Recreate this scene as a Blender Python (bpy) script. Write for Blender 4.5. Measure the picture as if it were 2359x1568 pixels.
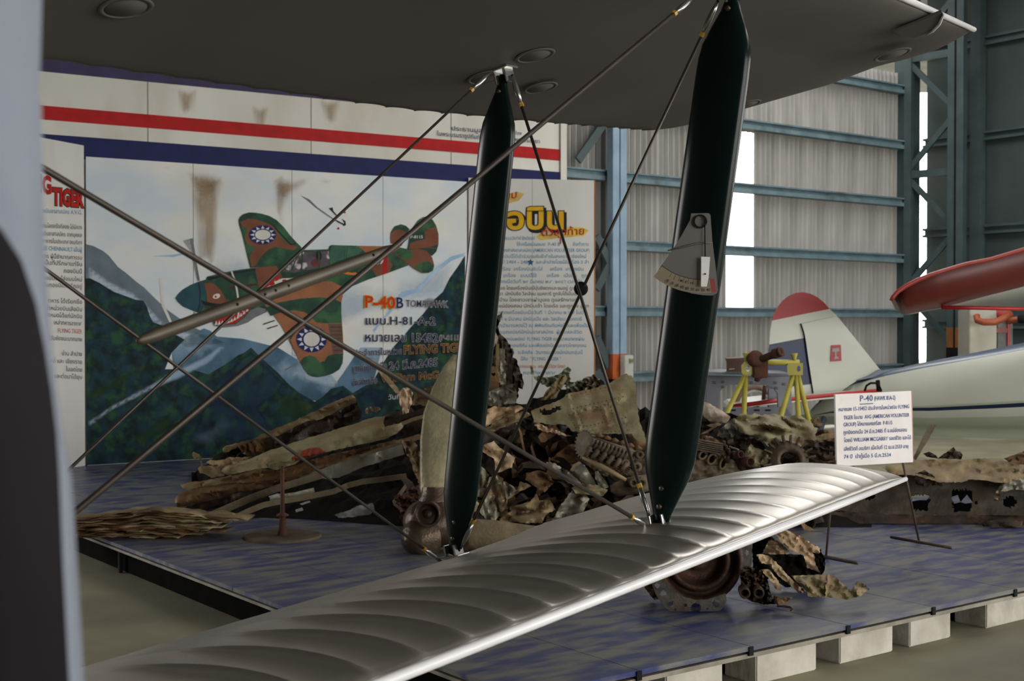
import bpy, bmesh, math, random
import numpy as np
from mathutils import Vector, Matrix, noise, geometry

for _o in list(bpy.data.objects):
    bpy.data.objects.remove(_o)
scene = bpy.context.scene
col = scene.collection
V = Vector
R = math.radians

# ------------------------------------------------------------------ camera
F = 3000.0                     # focal length in pixels of a 2359 x 1568 frame
CX, CY = 1179.5, 784.0
H = 1.6                        # eye height
PITCH = math.atan(39.0 / F)
cam_d = bpy.data.cameras.new('camera')
cam_d.sensor_width = 36.0
cam_d.lens = F / 2359.0 * 36.0
cam_d.clip_start = 0.05
cam_d.clip_end = 300
cam_d.dof.use_dof = True
cam_d.dof.focus_distance = 4.6
cam_d.dof.aperture_fstop = 7.5
cam = bpy.data.objects.new('camera', cam_d)
cam.location = (0, 0, H)
cam.rotation_euler = (math.pi / 2 - PITCH, 0, 0)
col.objects.link(cam)
scene.camera = cam

# ------------------------------------------------------------------ sky, daylight, exposure
world = bpy.data.worlds.new('overcast_sky')
scene.world = world
world.use_nodes = True
bgn = world.node_tree.nodes['Background']
bgn.inputs[0].default_value = (1.0, 0.985, 0.96, 1)
bgn.inputs[1].default_value = 8.0
scene.view_settings.view_transform = 'Standard'
scene.view_settings.look = 'None'
scene.view_settings.exposure = 0.0
scene.view_settings.gamma = 1.0
scene.view_settings.use_curve_mapping = False
scene.cycles.max_bounces = 7
scene.cycles.diffuse_bounces = 5
scene.cycles.glossy_bounces = 3
scene.cycles.transparent_max_bounces = 12


def portal(name, loc, rot, sx, sy):
    """marks an open side of the hangar as a daylight portal (adds no light of its own)"""
    l = bpy.data.lights.new(name, 'AREA')
    l.shape = 'RECTANGLE'
    l.size, l.size_y = sx, sy
    l.cycles.is_portal = True
    o = bpy.data.objects.new(name, l)
    o.location = loc
    o.rotation_euler = rot
    col.objects.link(o)


portal('door_daylight', (13.0, -9.1, 2.75), (math.pi / 2, 0, 0), 16, 5.5)
portal('added_skylight', (4.6, 16.0, 7.8), (0, 0, 0), 1.4, 12)  # unseen roof strips, added to light the wing and pile from above
portal('added_skylight', (10.6, 9.0, 7.8), (0, 0, 0), 1.4, 30)
portal('side_daylight', (-14.1, 11.75, 2.8), (math.pi / 2, 0, -math.pi / 2), 6.5, 5.6)

# ------------------------------------------------------------------ pixel helpers
SA, CA = math.sin(PITCH), math.cos(PITCH)
CAM = V((0, 0, H))


def ray(px, py):
    xc = (px - CX) / F
    yc = -(py - CY) / F
    return V((xc, CA + yc * SA, -SA + yc * CA))


def P(px, py, d):
    r = ray(px, py)
    return CAM + r * (d / r.y)


def PZ(px, py, z):
    r = ray(px, py)
    return CAM + r * ((z - H) / r.z)


def PP(px, py, o, n):
    r = ray(px, py)
    return CAM + r * ((o - CAM).dot(n) / r.dot(n))


U = V((0.799, 0.602, 0)).normalized()      # building axes
W = V((-0.602, 0.799, 0)).normalized()
UP = V((0, 0, 1))


def uv(u, v, z=0.0):
    return U * u + W * v + UP * z


# ------------------------------------------------------------------ materials
MATS = {}


def mat(name, c1, c2=None, rough=0.6, metal=0.0, scale=8.0, bump=0.0, bscale=None, stretch=(1, 1, 1),
        c3=None, s3=2.0, t3=(0.5, 0.65), detail=6.0, contrast=(0.35, 0.65), spec=0.5, coat=0.0, alpha=None, rot=None, fade=None):
    """procedural surface: two noise-mixed tones, an optional third blotch tone, noise relief"""
    if name in MATS:
        return MATS[name]
    m = bpy.data.materials.new(name)
    m.use_nodes = True
    nt = m.node_tree
    b = nt.nodes['Principled BSDF']
    L = nt.links.new
    tc = nt.nodes.new('ShaderNodeTexCoord')
    mp = nt.nodes.new('ShaderNodeMapping')
    mp.inputs['Scale'].default_value = stretch
    if rot is not None:
        mp.vector_type = 'TEXTURE'
        mp.inputs['Rotation'].default_value = (0, 0, rot)
    L(tc.outputs['Object'], mp.inputs[0])
    n = nt.nodes.new('ShaderNodeTexNoise')
    n.inputs['Scale'].default_value = scale
    n.inputs['Detail'].default_value = detail
    L(mp.outputs[0], n.inputs['Vector'])
    cr = nt.nodes.new('ShaderNodeValToRGB')
    cr.color_ramp.elements[0].position = contrast[0]
    cr.color_ramp.elements[1].position = contrast[1]
    c2 = c2 or tuple(x * 0.8 for x in c1)
    cr.color_ramp.elements[0].color = (*c1, 1)
    cr.color_ramp.elements[1].color = (*c2, 1)
    L(n.outputs['Fac'], cr.inputs[0])
    out = cr.outputs[0]
    if c3:
        n3 = nt.nodes.new('ShaderNodeTexNoise')
        n3.inputs['Scale'].default_value = s3
        n3.inputs['Detail'].default_value = 5
        L(mp.outputs[0], n3.inputs['Vector'])
        r3 = nt.nodes.new('ShaderNodeValToRGB')
        r3.color_ramp.elements[0].position = t3[0]
        r3.color_ramp.elements[1].position = t3[1]
        L(n3.outputs['Fac'], r3.inputs[0])
        mx = nt.nodes.new('ShaderNodeMix')
        mx.data_type = 'RGBA'
        L(r3.outputs[0], mx.inputs[0])
        L(out, mx.inputs[6])
        mx.inputs[7].default_value = (*c3, 1)
        out = mx.outputs[2]
    L(out, b.inputs['Base Color'])
    b.inputs['Roughness'].default_value = rough
    b.inputs['Metallic'].default_value = metal
    b.inputs['Specular IOR Level'].default_value = spec
    b.inputs['Coat Weight'].default_value = coat
    if bump:
        nb = nt.nodes.new('ShaderNodeTexNoise')
        nb.inputs['Scale'].default_value = bscale or scale * 3
        nb.inputs['Detail'].default_value = 4
        L(mp.outputs[0], nb.inputs['Vector'])
        bp = nt.nodes.new('ShaderNodeBump')
        bp.inputs['Strength'].default_value = bump
        bp.inputs['Distance'].default_value = 0.02
        L(nb.outputs['Fac'], bp.inputs['Height'])
        L(bp.outputs[0], b.inputs['Normal'])
    if alpha:
        # worn print: the noise decides where the paint or stain film is present
        na = nt.nodes.new('ShaderNodeTexNoise')
        na.inputs['Scale'].default_value = alpha[0]
        na.inputs['Detail'].default_value = 8
        mpa = nt.nodes.new('ShaderNodeMapping')
        mpa.inputs['Scale'].default_value = alpha[3] if len(alpha) > 3 else (1, 1, 1)
        L(tc.outputs['Object'], mpa.inputs[0])
        L(mpa.outputs[0], na.inputs['Vector'])
        ra = nt.nodes.new('ShaderNodeMapRange')
        ra.inputs[1].default_value = alpha[1]
        ra.inputs[2].default_value = alpha[2]
        L(na.outputs['Fac'], ra.inputs[0])
        if len(alpha) > 4:
            ml = nt.nodes.new('ShaderNodeMath')
            ml.operation = 'MULTIPLY'
            ml.inputs[1].default_value = alpha[4]
            L(ra.outputs[0], ml.inputs[0])
            L(ml.outputs[0], b.inputs['Alpha'])
        else:
            L(ra.outputs[0], b.inputs['Alpha'])
    if fade:
        # brushed-out paint: density follows a per-vertex brush weight broken up by noise
        at = nt.nodes.new('ShaderNodeAttribute')
        at.attribute_name = 'fade'
        nf = nt.nodes.new('ShaderNodeTexNoise')
        nf.inputs['Scale'].default_value = fade[0]
        nf.inputs['Detail'].default_value = 7
        mf = nt.nodes.new('ShaderNodeMapping')
        mf.inputs['Scale'].default_value = fade[2] if len(fade) > 2 else (1, 1, 1)
        L(tc.outputs['Object'], mf.inputs[0])
        L(mf.outputs[0], nf.inputs['Vector'])
        ad = nt.nodes.new('ShaderNodeMath')
        ad.operation = 'ADD'
        L(at.outputs['Fac'], ad.inputs[0])
        L(nf.outputs['Fac'], ad.inputs[1])
        mr = nt.nodes.new('ShaderNodeMapRange')
        mr.interpolation_type = 'SMOOTHSTEP'
        mr.inputs[1].default_value = 0.7
        mr.inputs[2].default_value = 1.5
        mr.inputs[4].default_value = fade[1]
        L(ad.outputs[0], mr.inputs[0])
        L(mr.outputs[0], b.inputs['Alpha'])
    MATS[name] = m
    return m


def S(r, g, b):
    """sRGB 0-255 -> linear"""
    f = lambda c: (c / 255) / 12.92 if c <= 10 else ((c / 255 + 0.055) / 1.055) ** 2.4
    return (f(r), f(g), f(b))


# ------------------------------------------------------------------ object helpers
def link(name, me, m=None, parent=None, smooth=False):
    o = bpy.data.objects.new(name, me)
    col.objects.link(o)
    if m is not None:
        for mm in (m if isinstance(m, (list, tuple)) else [m]):
            me.materials.append(mm)
    if smooth:
        me.shade_smooth()
    if parent is not None:
        o.parent = parent
        o.matrix_parent_inverse = Matrix.Translation(-parent.location) if parent.type == 'EMPTY' else Matrix.Identity(4)
    return o


def obj(name, verts, faces, m=None, parent=None, smooth=False, fm=None):
    me = bpy.data.meshes.new(name)
    me.from_pydata([tuple(v) for v in verts], [], faces)
    o = link(name, me, m, parent, smooth)
    if fm:
        for p, i in zip(me.polygons, fm):
            p.material_index = i
    return o


def bobj(name, bm, m=None, parent=None, smooth=False):
    me = bpy.data.meshes.new(name)
    bmesh.ops.recalc_face_normals(bm, faces=bm.faces[:])
    bm.to_mesh(me)
    bm.free()
    return link(name, me, m, parent, smooth)


def tag(o, label, cat, group=None, kind=None):
    if label:
        o['label'] = label
    if cat:
        o['category'] = cat
    if group:
        o['group'] = group
    if kind:
        o['kind'] = kind
    return o


def thing(name, label, cat, loc, group=None):
    o = bpy.data.objects.new(name, None)
    o.empty_display_size = 0.1
    o.location = loc
    col.objects.link(o)
    return tag(o, label, cat, group)


def struct(o):
    o['kind'] = 'structure'
    return o


def bm_box(bm, c, ax, ay, az, hx, hy, hz):
    """box from centre, three unit axes and half sizes"""
    vs = []
    for sx in (-1, 1):
        for sy in (-1, 1):
            for sz in (-1, 1):
                vs.append(bm.verts.new(c + ax * hx * sx + ay * hy * sy + az * hz * sz))
    for f in ((0, 1, 3, 2), (4, 6, 7, 5), (0, 4, 5, 1), (2, 3, 7, 6), (0, 2, 6, 4), (1, 5, 7, 3)):
        bm.faces.new([vs[i] for i in f])


def box(name, c, ax, ay, az, hx, hy, hz, m, parent=None, bevel=0.0):
    bm = bmesh.new()
    bm_box(bm, V(c), ax, ay, az, hx, hy, hz)
    if bevel:
        bmesh.ops.bevel(bm, geom=bm.edges[:], offset=bevel, segments=2, affect='EDGES')
    return bobj(name, bm, m, parent)


def bm_tube(bm, pts, rads, n=10, caps=True, flat=None):
    """tube through points; flat=(axis, ratio) squashes the section along an axis"""
    pts = [V(p) for p in pts]
    if not isinstance(rads, (list, tuple)):
        rads = [rads] * len(pts)
    rings = []
    ref = None
    for i, p in enumerate(pts):
        t = (pts[min(i + 1, len(pts) - 1)] - pts[max(i - 1, 0)]).normalized()
        if flat is not None:
            a = (flat[0] - t * flat[0].dot(t)).normalized()
        else:
            if ref is None:
                ref = V((0, 0, 1)) if abs(t.z) < 0.9 else V((1, 0, 0))
            a = (ref - t * ref.dot(t)).normalized()
            ref = a
        b = t.cross(a)
        k = flat[1] if flat is not None else 1.0
        rings.append([bm.verts.new(p + a * (math.cos(2 * math.pi * j / n) * rads[i])
                                   + b * (math.sin(2 * math.pi * j / n) * rads[i] * k)) for j in range(n)])
    for i in range(len(rings) - 1):
        for j in range(n):
            bm.faces.new((rings[i][j], rings[i][(j + 1) % n], rings[i + 1][(j + 1) % n], rings[i + 1][j]))
    if caps:
        bm.faces.new(rings[0][::-1])
        bm.faces.new(rings[-1])


def tube(name, pts, rads, m, parent=None, n=10, flat=None, caps=True):
    bm = bmesh.new()
    bm_tube(bm, pts, rads, n, caps, flat)
    return bobj(name, bm, m, parent, smooth=True)


def bm_lathe(bm, o, axis, prof, n=28, ang=(0, 2 * math.pi)):
    """revolve (radius, height) profile about axis through o"""
    o = V(o)
    ax = V(axis).normalized()
    a = ax.orthogonal().normalized()
    b = ax.cross(a)
    full = abs(ang[1] - ang[0] - 2 * math.pi) < 1e-6
    k = n if full else n + 1
    rings = []
    for (r, h) in prof:
        rings.append([bm.verts.new(o + ax * h + (a * math.cos(ang[0] + (ang[1] - ang[0]) * j / n)
                                                + b * math.sin(ang[0] + (ang[1] - ang[0]) * j / n)) * max(r, 1e-4))
                      for j in range(k)])
    for i in range(len(rings) - 1):
        for j in range(n):
            j2 = (j + 1) % k
            bm.faces.new((rings[i][j], rings[i][j2], rings[i + 1][j2], rings[i + 1][j]))


def lathe(name, o, axis, prof, m, parent=None, n=28, smooth=True, ang=(0, 2 * math.pi)):
    bm = bmesh.new()
    bm_lathe(bm, o, axis, prof, n, ang)
    ob = bobj(name, bm, m, parent, smooth)
    return ob


def fill_poly(pts):
    pts = [V(p) for p in pts]
    o = pts[0]
    n = V((0, 0, 0))
    for i in range(len(pts)):
        n += (pts[i] - o).cross(pts[(i + 1) % len(pts)] - o)
    n.normalize()
    a = n.orthogonal().normalized()
    b = n.cross(a)
    k = 100.0
    q = [V(((p - o).dot(a) * k, (p - o).dot(b) * k)) for p in pts]
    r = geometry.delaunay_2d_cdt(q, [(i, (i + 1) % len(q)) for i in range(len(q))], [], 1, 1e-5)
    return [o + a * (v.x / k) + b * (v.y / k) for v in r[0]], r[2]


def prism(name, pts, off, m, parent=None, smooth=False):
    """flat polygon (3D points) extruded by vector off, as a solid"""
    n = len(pts)
    off = V(off)
    pts = [V(p) for p in pts]
    vs, tr = fill_poly(pts)
    k = len(vs)
    faces = [tuple(t) for t in tr] + [tuple(i + k for i in t[::-1]) for t in tr]
    used = set()
    for t in tr:
        for a, b in zip(t, list(t[1:]) + [t[0]]):
            used.add((a, b))
    faces += [(b, a, a + k, b + k) for (a, b) in used if (b, a) not in used]
    bm = bmesh.new()
    bv = [bm.verts.new(v) for v in vs] + [bm.verts.new(v + off) for v in vs]
    for f in faces:
        bm.faces.new([bv[i] for i in f])
    return bobj(name, bm, m, parent, smooth)


def flatpoly(name, pts, m, parent=None):
    vs, tr = fill_poly(pts)
    return obj(name, vs, [tuple(f) for f in tr], m, parent)


def inpoly(x, y, poly):
    c = False
    j = len(poly) - 1
    for i in range(len(poly)):
        xi, yi = poly[i]
        xj, yj = poly[j]
        if (yi > y) != (yj > y) and x < (xj - xi) * (y - yi) / (yj - yi) + xi:
            c = not c
        j = i
    return c


def relief(name, outline, d, m, parent=None, amp=0.06, fold=40.0, ang=0.0, along=3.0, gx=0.0, gy=0.0, grid=7.0,
           rag=2.0, th=0.006, seed=0, holes=(), bow=0.0, curl=0.0, off=0.0, fine=0.25, ridges=(), smooth=True,
           oc=None, ragseed=None, zmin=0.156):
    """a buckled metal sheet: outline in photo pixels set at its own distance d (metres), folded by ridged noise.
    gx, gy: metres of depth per 100 px; ang: fold direction; bow: bulge towards the viewer across the middle"""
    rng = random.Random(seed * 7 + 13 if ragseed is None else ragseed)
    ox = [p[0] for p in outline]
    oy = [p[1] for p in outline]
    cx, cy = ((min(ox) + max(ox)) / 2, (min(oy) + max(oy)) / 2) if oc is None else oc[:2]
    ww, hh = (max(max(ox) - min(ox), 1), max(max(oy) - min(oy), 1)) if oc is None else oc[2:]
    pts = []
    n = len(outline)
    for i in range(n):
        a, b = outline[i], outline[(i + 1) % n]
        l = math.hypot(b[0] - a[0], b[1] - a[1])
        k = max(1, int(l / grid))
        for j in range(k):
            t = j / k
            w = rag if j else rag * 0.3
            pts.append((a[0] + (b[0] - a[0]) * t + rng.uniform(-w, w), a[1] + (b[1] - a[1]) * t + rng.uniform(-w, w)))
    nb = len(pts)
    bp = np.array(pts)
    allp = list(pts)
    y = min(oy)
    while y < max(oy):
        x = min(ox)
        while x < max(ox):
            q = (x + rng.uniform(-.3, .3) * grid, y + rng.uniform(-.3, .3) * grid)
            if inpoly(q[0], q[1], pts) and np.min(np.hypot(bp[:, 0] - q[0], bp[:, 1] - q[1])) > grid * 0.55:
                allp.append(q)
            x += grid
        y += grid
    res = geometry.delaunay_2d_cdt([V(p) for p in allp], [(i, (i + 1) % nb) for i in range(nb)], [], 1, 1e-4)
    v2, tris = res[0], res[2]
    tris = [t for t in tris if len(t) == 3]
    if holes:
        tris = [t for t in tris if not any(inpoly(sum(v2[i].x for i in t) / 3, sum(v2[i].y for i in t) / 3, h) for h in holes)]
    ca, sa = math.cos(R(ang)), math.sin(R(ang))
    k = F / d
    pos = []
    for v in v2:
        x, y = v.x - cx, v.y - cy
        uu = (x * ca + y * sa) / (fold * along)
        vv = (-x * sa + y * ca) / fold
        r1 = 1 - 2 * abs(noise.noise(V((uu, vv, seed * 3.7))))
        r2 = noise.noise(V((uu * 2.3 + 9, vv * 2.3, seed * 1.3 + 5)))
        r3 = noise.noise(V((x / (fold * .45), y / (fold * .45), seed * 2.1)))
        dd = amp * (0.6 * (r1 - 0.4) + 0.5 * r2) + amp * fine * r3
        dd += bow * ((x / ww) ** 2 + (y / hh) ** 2) * 4
        for (x0, y0, x1, y1, w, h) in ridges:
            lx, ly = x1 - x0, y1 - y0
            t = max(0, min(1, ((v.x - x0) * lx + (v.y - y0) * ly) / (lx * lx + ly * ly)))
            q = math.hypot(v.x - x0 - lx * t, v.y - y0 - ly * t)
            dd -= h * max(0, 1 - q / w)
        if curl:
            q = np.min(np.hypot(bp[:, 0] - v.x, bp[:, 1] - v.y))
            dd -= curl * math.exp(-(q / 14.0) ** 2)
        pos.append(P(v.x, v.y, d + gx * x / 100 + gy * y / 100 + dd - off))
    for p in pos:
        p.z = max(p.z, zmin)
    nv = len(pos)
    used = {}
    for t in tris:
        for a, b in ((t[0], t[1]), (t[1], t[2]), (t[2], t[0])):
            used[(a, b)] = True
    border = [(a, b) for (a, b) in used if (b, a) not in used]
    back = [p + (p - CAM).normalized() * th for p in pos]
    faces = [tuple(t) for t in tris] + [(t[2] + nv, t[1] + nv, t[0] + nv) for t in tris]
    faces += [(b, a, a + nv, b + nv) for (a, b) in border]
    me = bpy.data.meshes.new(name)
    me.from_pydata([tuple(p) for p in pos + back], [], faces)
    o = link(name, me, m, parent)
    bm = bmesh.new()
    bm.from_mesh(me)
    bmesh.ops.recalc_face_normals(bm, faces=bm.faces[:])
    for f in bm.faces:
        f.smooth = smooth
    for e in bm.edges:
        if len(e.link_faces) == 2 and e.calc_face_angle(0) > 0.9:
            e.smooth = False
    loose = [v for v in bm.verts if not v.link_faces]
    bmesh.ops.delete(bm, geom=loose, context='VERTS')
    bm.to_mesh(me)
    bm.free()
    return o


def strip(name, pts, wid, m, parent=None, th=0.012, wdir=None):
    """bent flat bar through (px, py, d) points, wid in metres"""
    p3 = [P(*p) for p in pts]
    bm = bmesh.new()
    rows = []
    for i, p in enumerate(p3):
        t = (p3[min(i + 1, len(p3) - 1)] - p3[max(i - 1, 0)]).normalized()
        a = wdir if wdir is not None else UP
        a = (a - t * a.dot(t)).normalized()
        b = t.cross(a)
        rows.append([bm.verts.new(p + a * wid / 2 * sx + b * th / 2 * sy) for sx, sy in ((-1, -1), (1, -1), (1, 1), (-1, 1))])
    for i in range(len(rows) - 1):
        for j in range(4):
            bm.faces.new((rows[i][j], rows[i][(j + 1) % 4], rows[i + 1][(j + 1) % 4], rows[i + 1][j]))
    bm.faces.new(rows[0][::-1])
    bm.faces.new(rows[-1])
    return bobj(name, bm, m, parent)


_fc = {}


def text_mesh(body, offset=0.0, shear=0.0):
    k = (body, offset, shear)
    if k in _fc:
        return _fc[k]
    cu = bpy.data.curves.new('t', 'FONT')
    cu.body = body
    cu.size = 1.0
    cu.offset = offset
    cu.shear = shear
    cu.resolution_u = 2
    o = bpy.data.objects.new('t', cu)
    col.objects.link(o)
    dg = bpy.context.evaluated_depsgraph_get()
    me = bpy.data.meshes.new_from_object(o.evaluated_get(dg))
    vs = [v.co.copy() for v in me.vertices]
    fs = [tuple(p.vertices) for p in me.polygons]
    bpy.data.objects.remove(o)
    bpy.data.curves.remove(cu)
    bpy.data.meshes.remove(me)
    _fc[k] = (vs, fs)
    return vs, fs


def lettering(name, body, pl, pr, hpx, plane, m, parent, off=0.003, bold=0.0, shear=0.0, fit=None):
    """painted words on a board: pl, pr = baseline end pixels, hpx = capital height in pixels, plane = (point, normal)"""
    vs, fs = text_mesh(body, bold, shear)
    if not vs:
        return None
    rv, _ = text_mesh(fit or body, 0.0, shear)
    x0, x1 = min(v.x for v in rv), max(v.x for v in rv)
    o, n = plane
    a, b = PP(*pl, o, n), PP(*pr, o, n)
    ex = (b - a)
    top = PP(pl[0], pl[1] - hpx, o, n)
    ey = (top - a) / 0.72
    out = [a + ex * ((v.x - x0) / (x1 - x0)) + ey * v.y + n * off for v in vs]
    ob = obj(name, out, fs, m, parent)
    ob['kind'] = 'stuff'
    return ob

# ================================================================== the hangar shell
M_floor = mat('concrete_floor', S(150, 145, 118), S(122, 117, 94), rough=0.75, scale=1.2, bump=0.05, bscale=30, c3=S(108, 104, 88), s3=0.5, t3=(0.48, 0.7))
M_roof = mat('roof_sheet', S(96, 98, 96), S(70, 72, 72), rough=0.8, scale=2)
M_corr = mat('corrugated_fibre_sheet', S(182, 179, 176), S(152, 150, 143), rough=0.7, scale=3.0, stretch=(1, 1, 0.25),
             c3=S(150, 156, 140), s3=1.6, t3=(0.52, 0.72))
M_corrd = mat('corrugated_sheet_valley', S(88, 86, 84), S(70, 72, 66), rough=0.8, scale=3.0, stretch=(1, 1, 0.25))  # darker tone for the valley faces of each sheet
M_colblue = mat('light_blue_column_paint', S(150, 176, 196), S(134, 160, 180), rough=0.5, scale=5)
M_steelblue = mat('blue_grey_steel_paint', S(118, 142, 152), S(98, 122, 130), rough=0.55, scale=5, c3=S(84, 96, 96), s3=3, t3=(0.56, 0.75))
M_steeldark = mat('dark_teal_steel_paint', S(72, 88, 90), S(60, 75, 78), rough=0.6, scale=4)
M_door = mat('grey_green_door_sheet', S(70, 82, 82), S(58, 70, 70), rough=0.65, scale=2.2, stretch=(1, 1, 0.4), c3=S(70, 78, 74), s3=1.2, t3=(0.5, 0.72))
M_black = mat('dull_black', S(32, 32, 34), S(24, 24, 26), rough=0.8, spec=.12)
M_under_dark = mat('under_shade_black', S(20, 19, 18), S(14, 13, 12), rough=0.95, spec=.02)
M_orange = mat('orange_paint', S(196, 96, 40), S(172, 80, 32), rough=0.55)

struct(obj('floor', [(-60, -40, -.045), (60, -40, -.045), (60, 60, -.045), (-60, 60, -.045)], [(0, 1, 2, 3)], M_floor))
FZ = -0.045                                # floor level
for xa, xb, ya, yb in ((-14, 3.9, -9, 34), (5.3, 9.9, -9, 34), (11.3, 30, -9, 34), (3.9, 5.3, -9, 10), (3.9, 5.3, 22, 34)):   # roof with two unseen skylight strips, added for top light and wing highlights
    struct(box('ceiling', ((xa + xb) / 2, (ya + yb) / 2, 7.68), V((1, 0, 0)), V((0, 1, 0)), UP, (xb - xa) / 2, (yb - ya) / 2, 0.07, M_roof))
for ya, yb in ((-9, -6), (24, 34)):
    for xc_ in (10.6,):
        struct(box('ceiling', (xc_, (ya + yb) / 2, 7.68), V((1, 0, 0)), V((0, 1, 0)), UP, .7, (yb - ya) / 2, 0.07, M_roof))
# left wall with a wide open doorway (outside the frame, lets the daylight in)
for a, b, z0, z1, nm in ((-9, 8.5, 0, 7.6, 'wall_left'), (15, 34, 0, 7.6, 'wall_left'), (8.5, 15, 5.6, 7.6, 'wall_left')):
    struct(box(nm, (-14.05, (a + b) / 2, (z0 + z1) / 2), V((1, 0, 0)), V((0, 1, 0)), UP, 0.05, (b - a) / 2, (z1 - z0) / 2, M_roof))

# wall behind the viewer with the open hangar door on its right
for a, b, z0, z1 in ((-14, 5, 0, 7.6), (21, 30, 0, 7.6), (5, 21, 5.5, 7.6)):
    struct(box('wall_rear', ((a + b) / 2, -9.05, (z0 + z1) / 2), V((1, 0, 0)), V((0, 1, 0)), UP, (b - a) / 2, 0.05, (z1 - z0) / 2, M_roof))

# ---- corrugated side wall, running away along U
WO = V((0.748, 17.2, 0))
WN = (-W)                                  # faces the viewer
CORR, AMPL = 0.105, 0.03
GIRTS = [0.87, 1.76, 2.65, 3.567, 4.50, 5.40, 6.3, 7.2]
wall = struct(obj('wall_side', [WO + U * -.7 + W * .12, WO + U * 7.3 + W * .12, WO + U * 7.3 + W * .12 + UP * .35, WO + U * -.7 + W * .12 + UP * .35,
                                WO + U * -.7 + W * .2, WO + U * 7.3 + W * .2, WO + U * 7.3 + W * .2 + UP * .35, WO + U * -.7 + W * .2 + UP * .35],
                 [(0, 1, 2, 3), (7, 6, 5, 4), (3, 2, 6, 7), (0, 4, 5, 1)], M_floor))


def corr_mesh(width, z0, z1):
    n = int(round(width / CORR * 8))
    vs, fs = [], []
    for i in range(n + 1):
        s = width * i / n
        q = AMPL * math.sin(2 * math.pi * s / CORR)
        for z in (z0, z1):
            vs.append(U * s + WN * q + UP * z)
    for i in range(n):
        fs.append((2 * i, 2 * i + 2, 2 * i + 3, 2 * i + 1))
    me = bpy.data.meshes.new('corrugated_sheet')
    me.from_pydata([tuple(v) for v in vs], [], fs)
    me.shade_smooth()
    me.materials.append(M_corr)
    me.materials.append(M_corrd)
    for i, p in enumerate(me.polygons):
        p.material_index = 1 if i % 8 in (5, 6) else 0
    return me


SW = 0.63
cm_low, cm_mid, cm_top = corr_mesh(SW + .02, 0.2, 1.80), corr_mesh(SW + .02, 1.72, 4.5), corr_mesh(SW + .02, 4.42, 5.7)  # top sheets stop short: unseen clerestory gap added to light the wing
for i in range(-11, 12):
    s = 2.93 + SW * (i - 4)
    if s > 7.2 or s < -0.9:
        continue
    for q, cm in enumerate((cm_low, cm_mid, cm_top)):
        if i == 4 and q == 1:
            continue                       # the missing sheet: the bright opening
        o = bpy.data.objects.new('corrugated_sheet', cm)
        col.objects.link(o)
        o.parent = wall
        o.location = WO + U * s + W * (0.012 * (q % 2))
# girts: channel rails across the sheets
for z in GIRTS:
    bm = bmesh.new()
    GL = 3.92
    c = WO + U * 3.33 + WN * 0.09
    bm_box(bm, c + UP * z, U, W, UP, GL, 0.035, 0.062)
    bm_box(bm, c + UP * (z + .065) + WN * .03, U, W, UP, GL, 0.06, 0.012)
    bm_box(bm, c + UP * (z - .03) + WN * .05, U, W, UP, GL, 0.03, 0.03)
    g = bobj('girt', bm, M_steelblue, wall)
# main column in front of the sheets: two flanges with a dark slot
cs = 0.60
cc = WO + U * cs + WN * 0.28


def struct_part(o):
    return o


colm = thing('steel_column', 'blue grey steel column with orange and black bands beside the text board', 'column', (cc.x, cc.y, 0))
for sgn in (-1, 1):
    box('flange', cc + U * (0.066 * sgn) + UP * (1.17 + 3.2), U, W, UP, 0.058, 0.06, 3.2, M_colblue, colm, 0.004)
    box('orange_band', cc + U * (0.066 * sgn) + UP * 1.03, U, W, UP, 0.06, 0.062, 0.17, M_orange, colm, 0.003)
    box('black_band', cc + U * (0.066 * sgn) + UP * 0.39, U, W, UP, 0.06, 0.062, 0.48, M_black, colm, 0.003)
box('web', cc + UP * 3.7 + W * 0.02, U, W, UP, 0.012, 0.03, 3.7, M_black, colm)
# diagonal braces from the column to the partition
for k, (za, zb) in enumerate(((3.72, 4.35), (2.75, 2.42), (2.05, 2.38), (1.42, 1.02), (0.98, 0.62))):
    a = cc + U * -0.66 + UP * za if k == 0 else cc + U * -0.34 + UP * za
    b = cc + U * -0.12 + UP * zb
    t = (b - a).normalized()
    box('brace', (a + b) / 2 + W * .02, t, W, t.cross(W), (b - a).length / 2, 0.02, 0.055, M_steeldark, colm)
# switch box on the column
sb = thing('switch_box', 'white electrical switch box on the orange band of the steel column', 'switch box', cc + UP * .9)
box('enclosure', cc + U * 0.07 + WN * 0.12 + UP * 1.03, U, W, UP, 0.08, 0.05, 0.15, mat('switch_white', S(206, 206, 200), rough=0.5), sb, 0.008)
box('switch_plate', cc + U * 0.098 + WN * 0.175 + UP * 1.11, U, W, UP, 0.034, 0.012, 0.03, mat('switch_cream', S(186, 178, 140), rough=0.5), sb, 0.004)
for i in range(3):
    box('breaker', cc + U * (0.078 + i * .02) + WN * 0.19 + UP * 1.11, U, W, UP, 0.006, 0.006, 0.016, mat('switch_grey', S(150, 146, 128), rough=0.5), sb)

# ---- corner: lattice column, slit of daylight, sliding doors
wend = struct(box('trim_1', WO + U * 7.10 + UP * 3.8 + WN * .1, U, W, UP, 0.15, 0.14, 3.8, M_steeldark))
DO = P(2131, 745, 21.9)
DO.z = 0
DX = (-W)
DNn = -U                                   # door faces -U
wall_r = struct(box('wall_right', DO + DX * 7 + UP * 3.8 + U * 0.06, DX, U, UP, 7.0, 0.03, 3.8, M_door))
for z in (1.6, 3.12, 4.62, 6.14):
    bm = bmesh.new()
    bm_box(bm, DO + DX * 7 + UP * (z + .05) - U * .03, DX, U, UP, 7, 0.06, 0.02)
    bm_box(bm, DO + DX * 7 + UP * (z - .06) - U * .03, DX, U, UP, 7, 0.06, 0.02)
    bm_box(bm, DO + DX * 7 + UP * z + U * .0, DX, U, UP, 7, 0.02, 0.05)
    bobj('door_rail', bm, M_steeldark, wall_r)
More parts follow.
